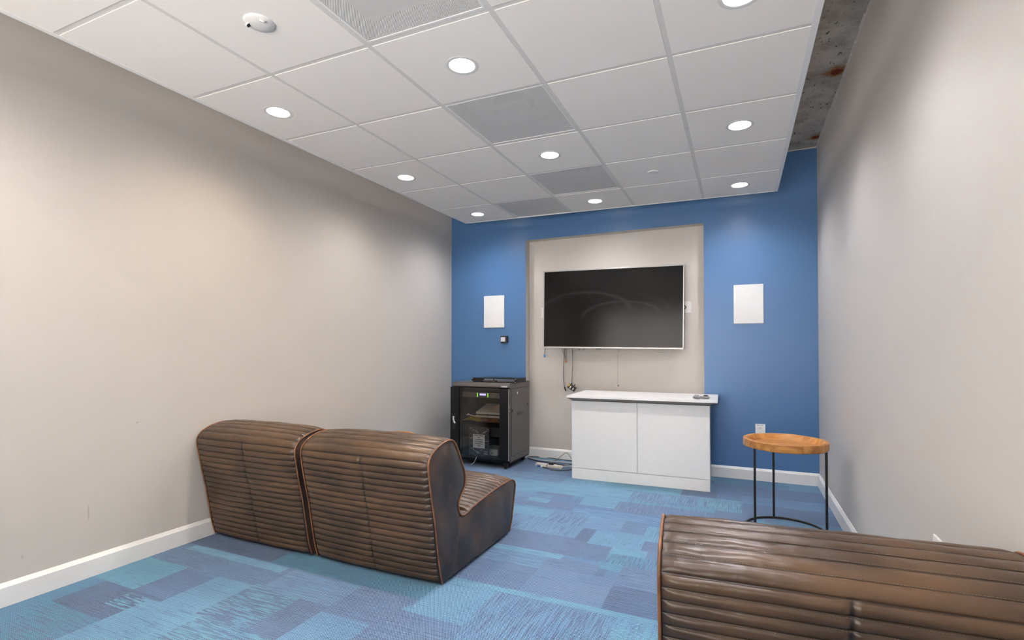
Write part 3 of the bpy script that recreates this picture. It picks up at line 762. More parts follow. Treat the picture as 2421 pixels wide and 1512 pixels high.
def stitch_mesh(flat=1.0):
    bm = bmesh.new()
    for si in range(1, len(seams)-1):
        up_ = -1 if seams[si] < S_SEAM+.01 else 1
        i = int(seams[si]/step+.5)+up_
        du = abs(i*step-seams[si])/(seams[si+1]-seams[si]); hh_ = (math.sin(PI*du)**.45)*(.0115 if seams[si] < S_SEAM-.01 else .0090*(.85+.15*flat))
        if i >= NP-3: continue
        side = 1 if i < NP*0.6 else 1
        i2 = min(i, NP-1)
        for k in range(110):
            x = -W2+.02+(2*W2-.04)*k/110
            crown = 1-(abs(x)/W2)**3.2; s = i*step
            cr = .010 if s < S_SEAM else (.014 if s < S_CR-.16 else (.004 if s < S_CR+.06 else .022))
            p = PR[i2]+NR[i2]*(cr*crown*flat+hh_-.0002)
            L_ = .0024; a = Vector((x, p.x, p.y)); nn = Vector((0, NR[i2].x, NR[i2].y)); tt = Vector((0, -NR[i2].y, NR[i2].x))
            q = [a+Vector((-L_, 0, 0)), a+Vector((L_, 0, 0))]
            top = a+nn*.0009
            v = [bm.verts.new(c) for c in (q[0]-tt*.0007, q[1]-tt*.0007, q[1]+tt*.0007, q[0]+tt*.0007)]
            v2 = [bm.verts.new(c.co+nn*.0009) for c in v]
            bm.faces.new(v2)
            for m in range(4): bm.faces.new((v[m], v[(m+1) % 4], v2[(m+1) % 4], v2[m]))
    return bm
def make_chair(seed, label, loc, rz=0, sx=1.0, first=None, flat=1.0):
    t = thing('lounge_chair', label, 'chair', loc, (0, 0, rz), 'armless brown leather lounge chairs')
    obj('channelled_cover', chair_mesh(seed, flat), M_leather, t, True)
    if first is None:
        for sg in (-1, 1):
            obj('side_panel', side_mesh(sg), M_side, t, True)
            obj('piping', pipe_mesh(sg), M_pipe, t, True)
        bm = bmesh.new(); i1 = int(.36/step)
        tube(bm, [(W2-.006, (PR[i]+NR[i]*.004).x, max((PR[i]+NR[i]*.004).y, .005)) for i in range(0, i1, 6)], .0045, 6)
        obj('zipper', bm, M_zip, t, True)
        obj('seam_stitching', stitch_mesh(flat), M_stitch, t)
        bm = bmesh.new(); box(bm, -W2+.02, W2-.02, PR[0].x+.02, PR[-1].x-.02, .001, .006)
        obj('base', bm, M_zip, t)
        bm = bmesh.new()
        for k in range(52):     # stitched seam down the side panel
            z0 = .30-k*.0055; y0 = .205-(.36-z0)*.36; h0 = W2+.0115
            tube(bm, [(h0, y0, z0), (h0, y0-.0012, z0-.0032)], .0008, 5)
        obj('side_stitching', bm, M_stitch, t)
    else:
        for ch in first.children:
            if ch.name.startswith('channelled_cover'): continue
            c = ch.copy(); C.objects.link(c); c.parent = t
    t.scale = (sx, 1, .985 if flat < 1 else 1)
    return t
ch2 = make_chair(2, 'armless brown leather lounge chair with its full side showing, facing the blue wall', (-1.758, 2.124, 0))
ch1 = make_chair(5, 'armless brown leather lounge chair in the corner between the left wall and its twin', (-2.622, 2.124, 0), 0, 1.0, ch2)
rz3 = math.radians(4.4); s3 = .965
c3 = Vector((-.1935, 1.400, 0)) + Vector((math.cos(rz3), math.sin(rz3), 0))*(W2*s3+.0)
ch3 = make_chair(9, 'large foreground brown leather lounge chair cut off by the bottom right of the photo', c3, rz3, s3, None, .1)

# ------------------------------------------------------------------ round side tables
def side_table(label, loc, R, H, ring_r, angs, th=.05):
    t = thing('side_table', label, 'table', loc, (0, 0, 0), 'round wooden tray side tables')
    bm = bmesh.new()
    lathe(bm, [(0, H-th), (R-.006, H-th), (R-.001, H-th+.004), (R, H-th+.007), (R, H-.003), (R-.003, H), (R-.020, H), (R-.023, H-.002), (R-.034, H-.028), (R-.044, H-.037), (0, H-.039)], 72)
    for v in bm.verts:    # slightly irregular hand-cut edge
        a = math.atan2(v.co.y, v.co.x); r = math.hypot(v.co.x, v.co.y)
        if r > R-.02: v.co.z += .0008*math.sin(5*a+1)+.0006*math.sin(11*a)
    obj('wooden_tray', bm, M_wood, t, True, 28)
    for a in angs:
        a = math.radians(a); bm = bmesh.new(); x, y = ring_r*math.cos(a), ring_r*math.sin(a)
        tube(bm, [(x, y, .006), (x, y, H-th+.001)], .0075, 12); obj('leg', bm, M_iron, t, True, 40)
    bm = bmesh.new(); tube(bm, [(ring_r*math.cos(2*PI*k/72), ring_r*math.sin(2*PI*k/72), .0075) for k in range(72)], .0070, 10, closed=True)
    obj('base_ring', bm, M_iron, t, True)
    return t
side_table('round wooden tray table on thin black legs below the wall outlet', (.2575, 3.712, 0), .246, .587, .231, (103.5, -15, 219))
side_table('low round wooden table almost hidden behind the leather chairs, only its rim visible', (-2.615, 3.345, 0), .20, .472, .185, (90, 210, 330), .04)

# ------------------------------------------------------------------ white cabinet
t = thing('media_cabinet', 'low white two-door cabinet standing under the television', 'cabinet', (-1.404, 4.401, 0), (0, 0, math.radians(1.94)))
Wc, Dc, Hc = 1.171, .545, .722
bm = bmesh.new()
box(bm, .002, Wc-.002, .019, Dc, .004, Hc-.012, bev=.001); obj('carcass', bm, M_lam, t)
obj('plinth', newbox(0, Wc, 0, .019, .001, .0975, bev=.001), M_lam, t)
sp = Wc/2-.001
for (a, b) in ((.0, sp-.002), (sp+.002, Wc)):
    obj('door', newbox(a, b, 0, .018, .1015, Hc-.016, bev=.001), M_lam, t)
obj('shadow_rail', newbox(.004, Wc-.004, .006, .03, Hc-.016, Hc-.002), M_gapd, t)
for a in (sp-.075, sp+.012): obj('latch', newbox(a, a+.063, -.002, .008, Hc-.0155, Hc-.008), plain('latch_brown', (.10, .065, .04), .5), t)
Ri = Matrix.Rotation(-math.radians(1.94), 4, 'Z') @ Matrix.Translation((1.404, -4.401, 0))
bm = bmesh.new()
top = [(-1.431, 4.330), (-.171, 4.366), (-.190, 5.013), (-1.452, 5.013)]
und = [(-1.398, 4.392), (-.238, 4.431), (-.245, 5.0), (-1.42, 4.98)]
zs = [(top, .756), (top, .738), (und, .712)]
rings = [[bm.verts.new(Ri @ Vector((x, y, z))) for x, y in P_] for P_, z in zs]
bm.faces.new(rings[0]);
for a, b, mi in ((rings[0], rings[1], 0), (rings[1], rings[2], 1)):
    for k in range(4):
        f = bm.faces.new((a[k], b[k], b[(k+1) % 4], a[(k+1) % 4])); f.material_index = mi
bm.faces.new(rings[2][::-1])
bmesh.ops.recalc_face_normals(bm, faces=bm.faces[:])
obj('worktop', bm, [M_lam, M_lamedge], t)
# sunglasses-like controller puck on the worktop
p = atZ(1658, 942, .757)
t = thing('game_controller', 'small grey and black game controller lying on the white cabinet', 'controller', (p.x, p.y, .7565), (0, 0, .2))
bm = bmesh.new()
for sx_ in (-1, 1):
    lathe(bm, [(0, .001), (.022, .001), (.031, .008), (.033, .014), (.026, .022), (0, .025)], 24, (sx_*.036, 0, 0))
box(bm, -.03, .03, -.018, .02, .004, .021, bev=.004)
obj('body', bm, plain('controller_grey', (.22, .22, .22), .4), t, True, 50)
for sx_, m_ in ((-1, M_silver), (1, M_blk)):
    bm = bmesh.new(); lathe(bm, [(0, .0235), (.018, .0232), (.019, .029), (.016, .032), (0, .033)], 20, (sx_*.036, 0, 0)); obj('thumb_pad', bm, m_, t, True, 50)

# ------------------------------------------------------------------ television
TLc, TRc, BLc = Vector((-1.884, 4.941, 1.996)), Vector((-.4795, 4.995, 1.980)), Vector((-1.884, 4.941, 1.189))
tw = (TRc-TLc).length; th_ = (TLc-BLc).length
ex = (TRc-TLc).normalized(); ez = Vector((0, 0, 1)); ez = (ez-ex*ez.dot(ex)).normalized(); ey = ez.cross(ex)
cen = (TLc+TRc)/2-ez*th_
t = thing('television', 'large flat black television with silver edge mounted in the wall recess', 'television', cen, Matrix((ex, ey, ez)).transposed().to_euler())
h2 = tw/2
bm = bmesh.new(); bz = .011
for (a, b, c, d) in ((-h2, -h2+bz, 0, th_), (h2-bz, h2, 0, th_), (-h2+bz, h2-bz, 0, .016), (-h2+bz, h2-bz, th_-bz, th_)): box(bm, a, b, 0, .03, c, d, bev=.0012)
obj('bezel', bm, M_silver, t)
obj('screen', newbox(-h2+bz-.001, h2-bz+.001, .003, .008, .015, th_-bz+.001), M_screen, t)
obj('back_housing', newbox(-h2+.01, h2-.01, .03, .05, .01, th_-.01, bev=.004), M_blk, t)
obj('wall_mount', newbox(-.25, .25, .05, .110, .25, .6), M_black, t)
obj('top_sensor', newbox(.10, .185, .004, .03, th_, th_+.006), M_white, t)
obj('remote_receiver', newbox(-.142, -.088, .004, .03, -.008, 0), M_blk, t)

# ------------------------------------------------------------------ wall plates, speakers, keypad
def on_wall(name, x0, x1, z0, z1, d, mat, label, cat, Y=YB, bev=.003, group=None):
    t = thing(name, label, cat, ((x0+x1)/2, Y, z0), (0, 0, 0), group)
    hw = (x1-x0)/2
    return t, hw
t, hw = on_wall('wall_speaker', -2.631, -2.377, 1.418, 1.773, 0, None, 'white rectangular wall speaker on the blue wall left of the television', 'speaker', group='flush white speakers on the blue wall')
obj('grille', newbox(-hw, hw, -.012, -.0005, 0, .355, bev=.004), M_grill, t); obj('rim', newbox(-hw+.004, hw-.004, -.003, 0, -.002, .357), M_white, t)
t, hw = on_wall('wall_speaker', -.055, .190, 1.407, 1.759, 0, None, 'white rectangular wall speaker on the blue wall right of the television', 'speaker', group='flush white speakers on the blue wall')
obj('grille', newbox(-hw, hw, -.012, -.0005, 0, .352, bev=.004), M_grill, t); obj('rim', newbox(-hw+.004, hw-.004, -.003, 0, -.002, .354), M_white, t)
t, hw = on_wall('wall_keypad', -2.409, -2.331, 1.243, 1.327, 0, None, 'small black wall controller with a pale square face below the left speaker', 'wall control')
obj('body', newbox(-hw, hw, -.045, 0, 0, .082, bev=.010), M_blk, t, True, 30)
obj('face_button', newbox(-hw+.008, hw-.017, -.050, -.044, .016, .066, bev=.003), plain('pale_button', (.62, .62, .64), .4), t)
def outlet(label, loc, rot, vents=True, group='wall plates'):
    t = thing('outlet_plate', label, 'outlet', loc, rot)
    obj('plate', newbox(-.040, .040, -.006, 0, -.058, .058, bev=.002), M_white, t)
    for z in (-.026, .020):
        r = obj('receptacle', newbox(-.016, .016, -.0085, -.0055, z-.014, z+.014, bev=.003), M_white, t)
        bm = bmesh.new(); box(bm, -.008, -.006, -.0092, -.008, z-.006, z+.004); box(bm, .006, .008, -.0092, -.008, z-.006, z+.004); box(bm, -.002, .002, -.0092, -.008, z+.007, z+.011)
        obj('slots', bm, M_blk, r)
    return t
t = outlet('white wall outlet on the blue wall just above the wooden table', (.157, YB, .447), (0, 0, 0))
bm = bmesh.new()
for k in range(9):
    if k != 4: box(bm, -.026+k*.0058, -.022+k*.0058, -.0068, -.0058, .045, .049)
obj('plate_print', bm, M_cableg, t)
outlet('white outlet plate low on the right wall behind the foreground chair', (XR, 2.165, .468), (0, 0, -PI/2))
yr = YB+RD
pA = atY(1627, 712, yr); pB = atY(1627, 739, yr)
t = thing('cable_plate', 'white recessed cable plate beside the right edge of the television', 'wall plate', (atY(1622, 725, yr).x, yr, (pA.z+pB.z)/2))
hh = (pA.z-pB.z)/2
bm = bmesh.new()
for (a, b, c, d) in ((-.05, .048, hh-.008, hh), (-.05, .048, -hh, -hh+.008), (.038, .048, -hh, hh), (-.05, -.04, -hh, hh)): box(bm, a, b, -.008, 0, c, d)
obj('frame', bm, M_white, t); obj('pocket', newbox(-.042, .040, -.003, 0, -hh+.006, hh-.006), M_white, t)
bm = bmesh.new(); tube(bm, smooth_path([(-.06, -.012, hh*.75), (-.02, -.02, hh*.35), (.002, -.022, 0), (-.02, -.018, -hh*.4), (-.06, -.012, -hh*.75)]), .004, 8)
obj('cable', bm, M_cabled, t, True)
pA = atY(1281, 727, yr); pB = atY(1281, 751, yr)
t = thing('cable_plate', 'white plate peeking out left of the television', 'wall plate', (atY(1289, 739, yr).x, yr, (pA.z+pB.z)/2))
obj('plate', newbox(-.040, .040, -.008, 0, -.055, .055, bev=.002), M_white, t)
obj('socket', newbox(-.016, .016, -.0095, -.007, -.02, .02, bev=.001), M_white, t)

# ------------------------------------------------------------------ cables under the television
def hang(name, label, pts, Y, r, mat, ends=()):
    P_ = [atY(px, py, Y) for px, py in pts]; base = P_[0]
    t = thing(name, label, 'cable', base)
    bm = bmesh.new(); tube(bm, [p-base for p in smooth_path(P_, 8)], r, 8); obj('wire', bm, mat, t, True)
    return t, base
YC = 5.06
t, b0 = hang('short_cable', 'short dark cable with a pale blue plug hanging at the left end of the television', [(1288.5, 815), (1288.5, 826), (1287.6, 838)], 4.99, .0035, M_cabled)
p = atY(1287.3, 841, 4.99)-b0
bm = bmesh.new(); lathe(bm, [(0, -.018), (.004, -.016), (.009, -.010), (.010, .012), (.006, .020), (0, .021)], 16, tuple(p)); obj('plug', bm, M_lblue, t, True)
t, b0 = hang('hanging_cable', 'longest dark cable hanging beneath the television, ending in a black plug', [(1333.5, 815), (1334, 840), (1332.5, 870), (1332.3, 895), (1334.5, 914)], YC, .0048, M_cableg)
p1, p2 = atY(1334.5, 914, YC)-b0, atY(1338, 924, YC)-b0
bm = bmesh.new(); tube(bm, [p1, p1.lerp(p2, .2), p2], [.005, .0075, .007], 10); obj('plug', bm, M_cabled, t, True)
t, b0 = hang('looped_cable', 'thin dark cable curling under the television beside an orange-tipped one', [(1330, 815), (1329.5, 828), (1333, 836), (1336, 842), (1337, 847)], YC-.01, .002, M_cabled)
t, b0 = hang('orange_tipped_cable', 'thin cable under the television with an orange tip', [(1338.5, 815), (1338.4, 840), (1338.3, 850)], YC-.02, .0025, M_cabled)
p = atY(1338.3, 854, YC-.02)-b0
bm = bmesh.new(); lathe(bm, [(0, -.014), (.005, -.012), (.0085, 0), (.006, .012), (0, .014)], 14, tuple(p)); obj('tip', bm, M_orange, t, True)
t, b0 = hang('hanging_cable', 'dark double cable hanging down to a small black box by the cabinet corner', [(1352.5, 815), (1353.5, 840), (1353.3, 875), (1351.8, 903)], YC-.03, .0045, M_cableg)
t, b0 = hang('thin_wire', 'very thin wire hanging under the middle right of the television', [(1463.5, 815), (1463, 828), (1460.5, 838), (1460, 870), (1460.5, 905), (1462, 911)], YC-.02, .0012, M_cableg)
p = atY(1461.8, 911, YC-.02)-b0
obj('plug', newbox(p.x-.004, p.x+.004, p.y-.004, p.y+.004, p.z-.008, p.z+.008, bev=.001), M_cabled, t)
t, b0 = hang('white_wire_loop', 'white wire loop sagging below the right part of the television', [(1532, 818), (1538, 829), (1552, 834.5), (1566, 835), (1580, 831), (1589, 820)], 5.03, .0018, M_cablew)
for k, (px, s_) in enumerate(((1369.5, 1), (1380.5, .6))):
    t, b0 = hang('wire_end', 'tiny wire curl poking out under the television, %s' % ('larger of the pair' if k == 0 else 'smaller of the pair'), [(px-1.5, 820), (px-1.6, 825+s_), (px, 826+s_*1.5), (px+1.5, 824+s_), (px+2, 820)], 5.02, .0015, M_cabled)
# small converter box
p = atY(1352, 915.5, YC-.03)
t = thing('converter_box', 'small black converter box with a yellow label dangling at the cabinet corner', 'converter', p, (0, math.radians(31), 0))
obj('case', newbox(-.042, .042, -.014, .014, -.025, .025, bev=.003), M_blk, t)
obj('sticker', newbox(-.041, -.026, -.0150, -.0138, -.005, .023), M_yellow, t)
bm = bmesh.new(); box(bm, -.018, -.006, -.015, -.0138, -.016, .010); box(bm, .016, .026, -.015, -.0138, -.016, .010); obj('port', bm, M_white, t)
bm = bmesh.new(); tube(bm, [(-.022, 0, .024), (-.024, 0, .046)], .005, 8); tube(bm, [(.014, 0, .024), (.012, 0, .05)], .0035, 8); obj('connector', bm, M_blk, t)

# ------------------------------------------------------------------ equipment rack
RKX0, RKX1, RKY0, RKY1, RT = -2.692, -2.052, 4.446, 4.955, .842
t = thing('equipment_rack', 'black glass-door equipment rack on casters left of the white cabinet', 'rack', ((RKX0+RKX1)/2, RKY0, 0), (0, 0, 0))
hx = (RKX1-RKX0)/2; D = RKY1-RKY0
zb = .075; zt2 = .796
bm = bmesh.new()        # shell: roof, base, back
box(bm, -hx+.004, hx-.004, D-.004, D, zb, zt2)
obj('back_panel', bm, M_black, t)
bm = bmesh.new()
vsec = [(0.022, RT), (.012, RT-.004), (-.004, RT-.030), (-.004, zt2+.004), (.008, zt2), (D, zt2), (D, RT)]
ra = [bm.verts.new((-hx, y, z)) for y, z in vsec]; rb = [bm.verts.new((hx, y, z)) for y, z in vsec]
for k in range(len(vsec)): bm.faces.new((ra[k], ra[(k+1) % 7], rb[(k+1) % 7], rb[k]))
bm.faces.new(ra); bm.faces.new(rb[::-1]); bmesh.ops.recalc_face_normals(bm, faces=bm.faces[:])
roof = obj('roof', bm, M_rackside, t)
bm = bmesh.new()
bsec = [(.0, .100), (.0, .092), (.020, .056), (D-.01, .056), (D, .08), (D, .100)]
ra = [bm.verts.new((-hx+.004, y, z)) for y, z in bsec]; rb = [bm.verts.new((hx-.004, y, z)) for y, z in bsec]
for k in range(6): bm.faces.new((ra[k], ra[(k+1) % 6], rb[(k+1) % 6], rb[k]))
bm.faces.new(ra); bm.faces.new(rb[::-1]); bmesh.ops.recalc_face_normals(bm, faces=bm.faces[:])
obj('base', bm, M_black, t)
for sg in (-1, 1):
    bm = bmesh.new()
    xa, xb = (hx-.006, hx) if sg > 0 else (-hx, -hx+.006)
    box(bm, xa, xb, .022, D, .07, zt2)
    if sg > 0:
        box(bm, hx, hx+.003, .05, D-.028, .125, zt2-.012, bev=.001)
    sd = obj('side_panel', bm, M_rackside, t)
    if sg > 0:
        bm = bmesh.new()
        for (a, b, c, d) in ((.046, D-.024, .121, .125), (.046, D-.024, zt2-.012, zt2-.008), (.046, .050, .125, zt2-.012), (D-.028, D-.024, .125, zt2-.012)): box(bm, hx, hx+.0012, a, b, c, d)
        obj('panel_gap', bm, M_blk, sd)
        bm = bmesh.new(); lathe(bm, [(0, 0), (.013, 0), (.013, .006), (0, .006)], 16)
        Mx = Matrix.Translation((hx+.003, .18, .735)) @ Matrix.Rotation(PI/2, 4, 'Y')
        for v in bm.verts: v.co = Mx @ v.co
        obj('lock', bm, M_chrome, sd, True, 30)
        for (yy, zz) in ((.065, .57), (D-.06, .60)): obj('clip', newbox(hx+.002, hx+.0045, yy-.012, yy+.012, zz-.013, zz+.013), M_blk, sd)
        text_mesh('SANUS', .055, plain('embossed_grey', (.06, .055, .05), .4), sd, 'embossed_lettering', Matrix.Translation((hx+.0036, D*.5, .525)) @ Matrix.Rotation(PI/2, 4, 'Z') @ Matrix.Rotation(PI/2, 4, 'X'), .0009)
# front posts (inside) and door
for xx in (-hx+.055, hx-.075):
    obj('mounting_post', newbox(xx, xx+.02, .055, .075, .1, zt2), M_black, t)
dl = dict()
dr_ = obj('door', newbox(-hx-.016, -hx+.079, -.018, .012, .086, zt2-.004, bev=.002), M_black, t)
bm = bmesh.new(); box(bm, hx-.098, hx-.006, -.018, .012, .086, zt2-.008, bev=.002)
obj('door_stile', bm, M_black, dr_)
obj('door_rail', newbox(-hx+.079, hx-.098, -.012, .010, .086, .100), M_black, dr_)
obj('door_rail', newbox(-hx+.079, hx-.098, -.012, .010, zt2-.012, zt2-.002), M_black, dr_)
obj('door_edge_strip', newbox(hx-.004, hx-.0028, -.0185, .010, .088, zt2-.010), M_silver, dr_)
obj('glass_pane', newbox(-hx+.078, hx-.097, -.006, -.002, .098, zt2-.01), M_glass, dr_)
bm = bmesh.new(); box(bm, -hx+.008, -hx+.044, -.022, -.016, .36, .52, bev=.002); hd = obj('handle_plate', bm, M_blk, dr_)
bm = bmesh.new(); tube(bm, [(-hx+.024, -.024, .49), (-hx+.034, -.045, .465), (-hx+.062, -.070, .435)], [.010, .008, .008], 10); tube(bm, [(-hx+.055, -.07, .447), (-hx+.076, -.075, .432)], .009, 10)
obj('door_handle', bm, M_chrome, dr_, True, 50)
text_mesh('SANUS', .021, M_prw, dr_, 'door_lettering', Matrix.Translation((hx-.052, -.0082, zt2+.012)) @ Matrix.Rotation(PI/2, 4, 'X'), .0006, bold=.0006)
for (xx, yy) in ((-hx+.06, .035), (hx-.05, .035), (hx-.05, D-.05), (-hx+.06, D-.05)):
    bm = bmesh.new(); box(bm, xx-.022, xx+.022, yy-.022, yy+.022, .044, .057); box(bm, xx-.016, xx-.012, yy-.014, yy+.016, .012, .046); box(bm, xx+.012, xx+.016, yy-.014, yy+.016, .012, .046)
    cs = obj('caster', bm, M_blk, t)
    bm = bmesh.new(); lathe(bm, [(0, -.010), (.019, -.010), (.021, -.008), (.021, .008), (.019, .010), (0, .010)], 24)
    Mx = Matrix.Translation((xx, yy-.006, .0212)) @ Matrix.Rotation(PI/2, 4, 'Y')
    for v in bm.verts: v.co = Mx @ v.co
    obj('wheel', bm, M_blk, cs, True, 40)
    bm = bmesh.new(); lathe(bm, [(0, .011), (.007, .011), (.007, .013), (0, .013)], 14)
    for v in bm.verts: v.co = Mx @ v.co
    obj('hub', bm, M_chrome, cs)
obj('shelf', newbox(-hx+.03, hx-.03, .06, .40, .437, .440), M_black, t)
obj('shelf', newbox(-hx+.03, hx-.03, .06, .42, .405, .409), M_black, t)
rx = (RKX0+RKX1)/2
def inrack(px, py, dy): return atY(px, py, RKY0+dy)
# receiver
p = inrack(1100, 934, .06)
t = thing('rack_processor', 'dark rack processor with lavender display and green level lights inside the glass door', 'audio unit', (rx, RKY0+.055, .690))
obj('case', newbox(-.235, .235, .01, .34, 0, .044), M_black, t)
obj('front_panel', newbox(-.237, .237, 0, .010, -.004, .048, bev=.001), M_rackside, t)
f = lambda px: inrack(px, 930, .055).x-rx
obj('display', newbox(f(1134.5), f(1148.5), -.002, .001, .019, .037), M_lcd, t)
for px in (1129, 1153.5):
    o = obj('level_lights', newbox(f(px)-.004, f(px)+.004, -.002, .001, .002, .043), M_green, t)
bm = bmesh.new()
for (px, z) in ((1160.5, .024), (1165, .014), (1165, .033), (1170, .022)): box(bm, f(px)-.005, f(px)+.005, -.004, .001, z-.003, z+.003)
obj('button', bm, M_silver, t)
# vent panel behind
t = thing('vent_panel', 'slotted black vent panel at the top inside the rack', 'panel', (rx, RKY0+.06, .750))
bm = bmesh.new(); box(bm, -.235, .235, 0, .006, 0, .04)
obj('plate', bm, M_black, t)
bm = bmesh.new()
for k in range(18): box(bm, -.215+k*.025, -.197+k*.025, -.001, .0005, .022, .027)
obj('slot', bm, M_cableg, t)
# consoles and folder on the shelf
p = inrack(1158, 950, .15)
t = thing('game_console', 'grey slanted game console with split lid lying on the rack shelf', 'game console', (p.x+.01, RKY0+.12, .482), (math.radians(14), 0, 0))
bm = bmesh.new()
box(bm, -.150, -.018, 0, .26, .030, .052, bev=.003); box(bm, -.014, .15, 0, .26, .030, .052, bev=.003)
obj('upper_shell', bm, M_console, t)
bm = bmesh.new(); box(bm, -.150, -.018, -.012, .25, 0, .020, bev=.003); box(bm, -.014, .15, -.012, .25, 0, .020, bev=.003)
obj('lower_shell', bm, M_console, t)
obj('core', newbox(-.146, .146, .002, .25, .016, .034), M_blk, t)
o = obj('fibre_box', newbox(-.03, .215, .07, .30, .4405, .478, bev=.003), M_cardb); o.location = (rx, RKY0, 0); tag(o, 'dark brown box under the grey console in the rack', 'box')
bm = bmesh.new(); pts = []
for i in range(13):
    for j in range(7):
        u, v = i/12, j/6
        pts.append(bm.verts.new((-.232+.205*u, .035+.16*v, .4415+.021*math.sin(PI*min(u*1.15, 1))*(.6+.4*v)+.020*v)))
for i in range(12):
    for j in range(6): bm.faces.new((pts[i*7+j], pts[(i+1)*7+j], pts[(i+1)*7+j+1], pts[i*7+j+1]))
r = bmesh.ops.solidify(bm, geom=bm.faces[:], thickness=-.010)
o = obj('folder', bm, M_folder, None, True, 40); o.location = (rx, RKY0, 0.004); tag(o, 'mustard yellow folder lying on the rack shelf', 'folder')
bm = bmesh.new(); tube(bm, smooth_path([(-.215, .10, .495), (-.18, .10, .500), (-.12, .09, .492), (-.06, .085, .487)]), .005, 8); tube(bm, [(-.19, .1, .498), (-.192, .1, .515)], .006, 8)
o = obj('charging_cable', bm, M_paper, None, True); o.location = (rx, RKY0, 0); tag(o, 'white cable lying on the yellow folder', 'cable')
o = obj('dark_unit', newbox(-.225, .225, .05, .36, .30, .395, bev=.003), plain('dark_unit_grey', (.028, .027, .027), .5)); o.location = (rx, RKY0, 0); tag(o, 'wide dark unit under the shelf inside the rack', 'audio unit')
p = atZ(1168, 1072, .101)
p = inrack(1163, 1060, .14)
t = thing('white_console', 'white box-shaped game console at the bottom right of the rack', 'game console', (p.x, RKY0+.09, .101), (0, 0, math.radians(8)))
obj('case', newbox(-.06, .085, 0, .22, .002, .066, bev=.003), plain('white_console_plastic', (.80, .84, .84), .4), t)
bm = bmesh.new(); lathe(bm, [(0, 0), (.005, 0), (.005, .002), (0, .002)], 14)
Mx = Matrix.Translation((.03, -.0005, .03)) @ Matrix.Rotation(PI/2, 4, 'X')
for v in bm.verts: v.co = Mx @ v.co
obj('power_button', bm, M_blk, t)
bm = bmesh.new(); rr = random.Random(5)
pts = [(rr.uniform(-.02, .2), rr.uniform(.30, .38), rr.uniform(.15, .25)) for _ in range(12)]
tube(bm, smooth_path(pts, 6), .003, 6); o = obj('tangled_cables', bm, M_cabled, None, True); o.location = (rx, RKY0, 0); tag(o, 'dark tangled cables behind the white console in the rack', 'cable')
# poster on the glass
pTL, pBR = atY(1108.5, 1007, RKY0+.004), atY(1157, 1079.5, RKY0+.004)
t = thing('posted_notice', 'dark hexagon-patterned notice about video games taped inside the rack door', 'notice', ((pTL.x+pBR.x)/2, RKY0+.0035, (pTL.z+pBR.z)/2))
pw, ph_ = abs(pBR.x-pTL.x)/2, abs(pTL.z-pBR.z)/2
obj('sheet', newbox(-pw, pw, 0, .0006, -ph_, ph_), M_postbg, t)
bm = bmesh.new(); R6 = .027
def ln(bm, a, b, w_, y=-.0004):
    a = Vector((a[0], 0, a[1])); b = Vector((b[0], 0, b[1])); d = (b-a); L_ = d.length
    if L_ < 1e-6: return
    d.normalize(); n_ = Vector((-d.z, 0, d.x))*w_/2
    v = [bm.verts.new(q+Vector((0, y, 0))) for q in (a-n_, b-n_, b+n_, a+n_)]; v2 = [bm.verts.new(q.co+Vector((0, .0003, 0))) for q in v]
    bm.faces.new(v); [bm.faces.new((v[m], v2[m], v2[(m+1) % 4], v[(m+1) % 4])) for m in range(4)]
for i in range(-4, 5):
    for j in range(-5, 6):
        cx_ = i*R6*1.5; cz = (j+.5*(i % 2))*R6*1.732
        for k in range(3):
            a = (cx_+R6*math.cos(PI/3*k), cz+R6*math.sin(PI/3*k)); b = (cx_+R6*math.cos(PI/3*(k+1)), cz+R6*math.sin(PI/3*(k+1)))
            if all(abs(q[0]) < pw-.001 and abs(q[1]) < ph_-.001 for q in (a, b)): ln(bm, a, b, .0011)
obj('hexagon_lines', bm, plain('hexagon_grey', (.45, .44, .46), .5), t)
bm = bmesh.new()
q = lambda u, v: ((u-.5)*2*pw, (.5-v)*2*ph_)
for (a, b, w_) in (((.04, .05), (.15, .05), .004), ((.15, .15), (.27, .09), .0035), ((.32, .10), (.50, .22), .0035), ((.31, .15), (.44, .23), .003), ((.66, .22), (.90, .11), .0045), ((.87, .05), (.98, .05), .003), ((.975, .05), (.975, .14), .003), ((.79, .21), (.82, .20), .004),
    ((.04, .41), (.20, .37), .0035), ((.80, .49), (.97, .46), .0035), ((.12, .73), (.33, .83), .0035), ((.55, .80), (.68, .77), .004), ((.35, .85), (.52, .85), .004), ((.36, .89), (.52, .89), .004), ((.73, .83), (.92, .83), .004), ((.77, .875), (.89, .875), .004), ((.71, .92), (.94, .92), .004)):
    ln(bm, q(*a), q(*b), w_, -.0007)
obj('printed_marks', bm, M_prw, t)
lx0, lz1 = q(.21, .255); lx1, lz0 = q(.78, .73)
lb = obj('label', newbox(lx0, lx1, -.0012, -.0008, lz0, lz1), plain('label_white', (.85, .83, .85), .5), t)
text_mesh('Video games\nand\nControllers\nare available\nat the front\ndesk', .0195, M_ink, lb, 'lettering', Matrix.Translation(((lx0+lx1)/2, -.0014, (lz0+lz1)/2+.006)) @ Matrix.Rotation(PI/2, 4, 'X'), .0002, bold=.0004, sp=1.05)
# twist of cable below the door
p0 = inrack(1127, 1079, -.02); p1 = inrack(1121, 1092, -.03); p2 = inrack(1114, 1097, -.03)
bm = bmesh.new(); tube(bm, smooth_path([p0-p0, p1-p0, (p2-p0)], 5), .003, 8)
t = thing('white_cable_stub', 'short white cable with pale blue plug sticking out under the rack door', 'cable', p0)
obj('wire', bm, M_cablew, t, True)
d = inrack(1110, 1099, -.03)-p0
bm = bmesh.new(); tube(bm, [p2-p0, (p2-p0).lerp(d, .4), d], [.004, .008, .007], 10); obj('plug', bm, M_lblue, t, True)
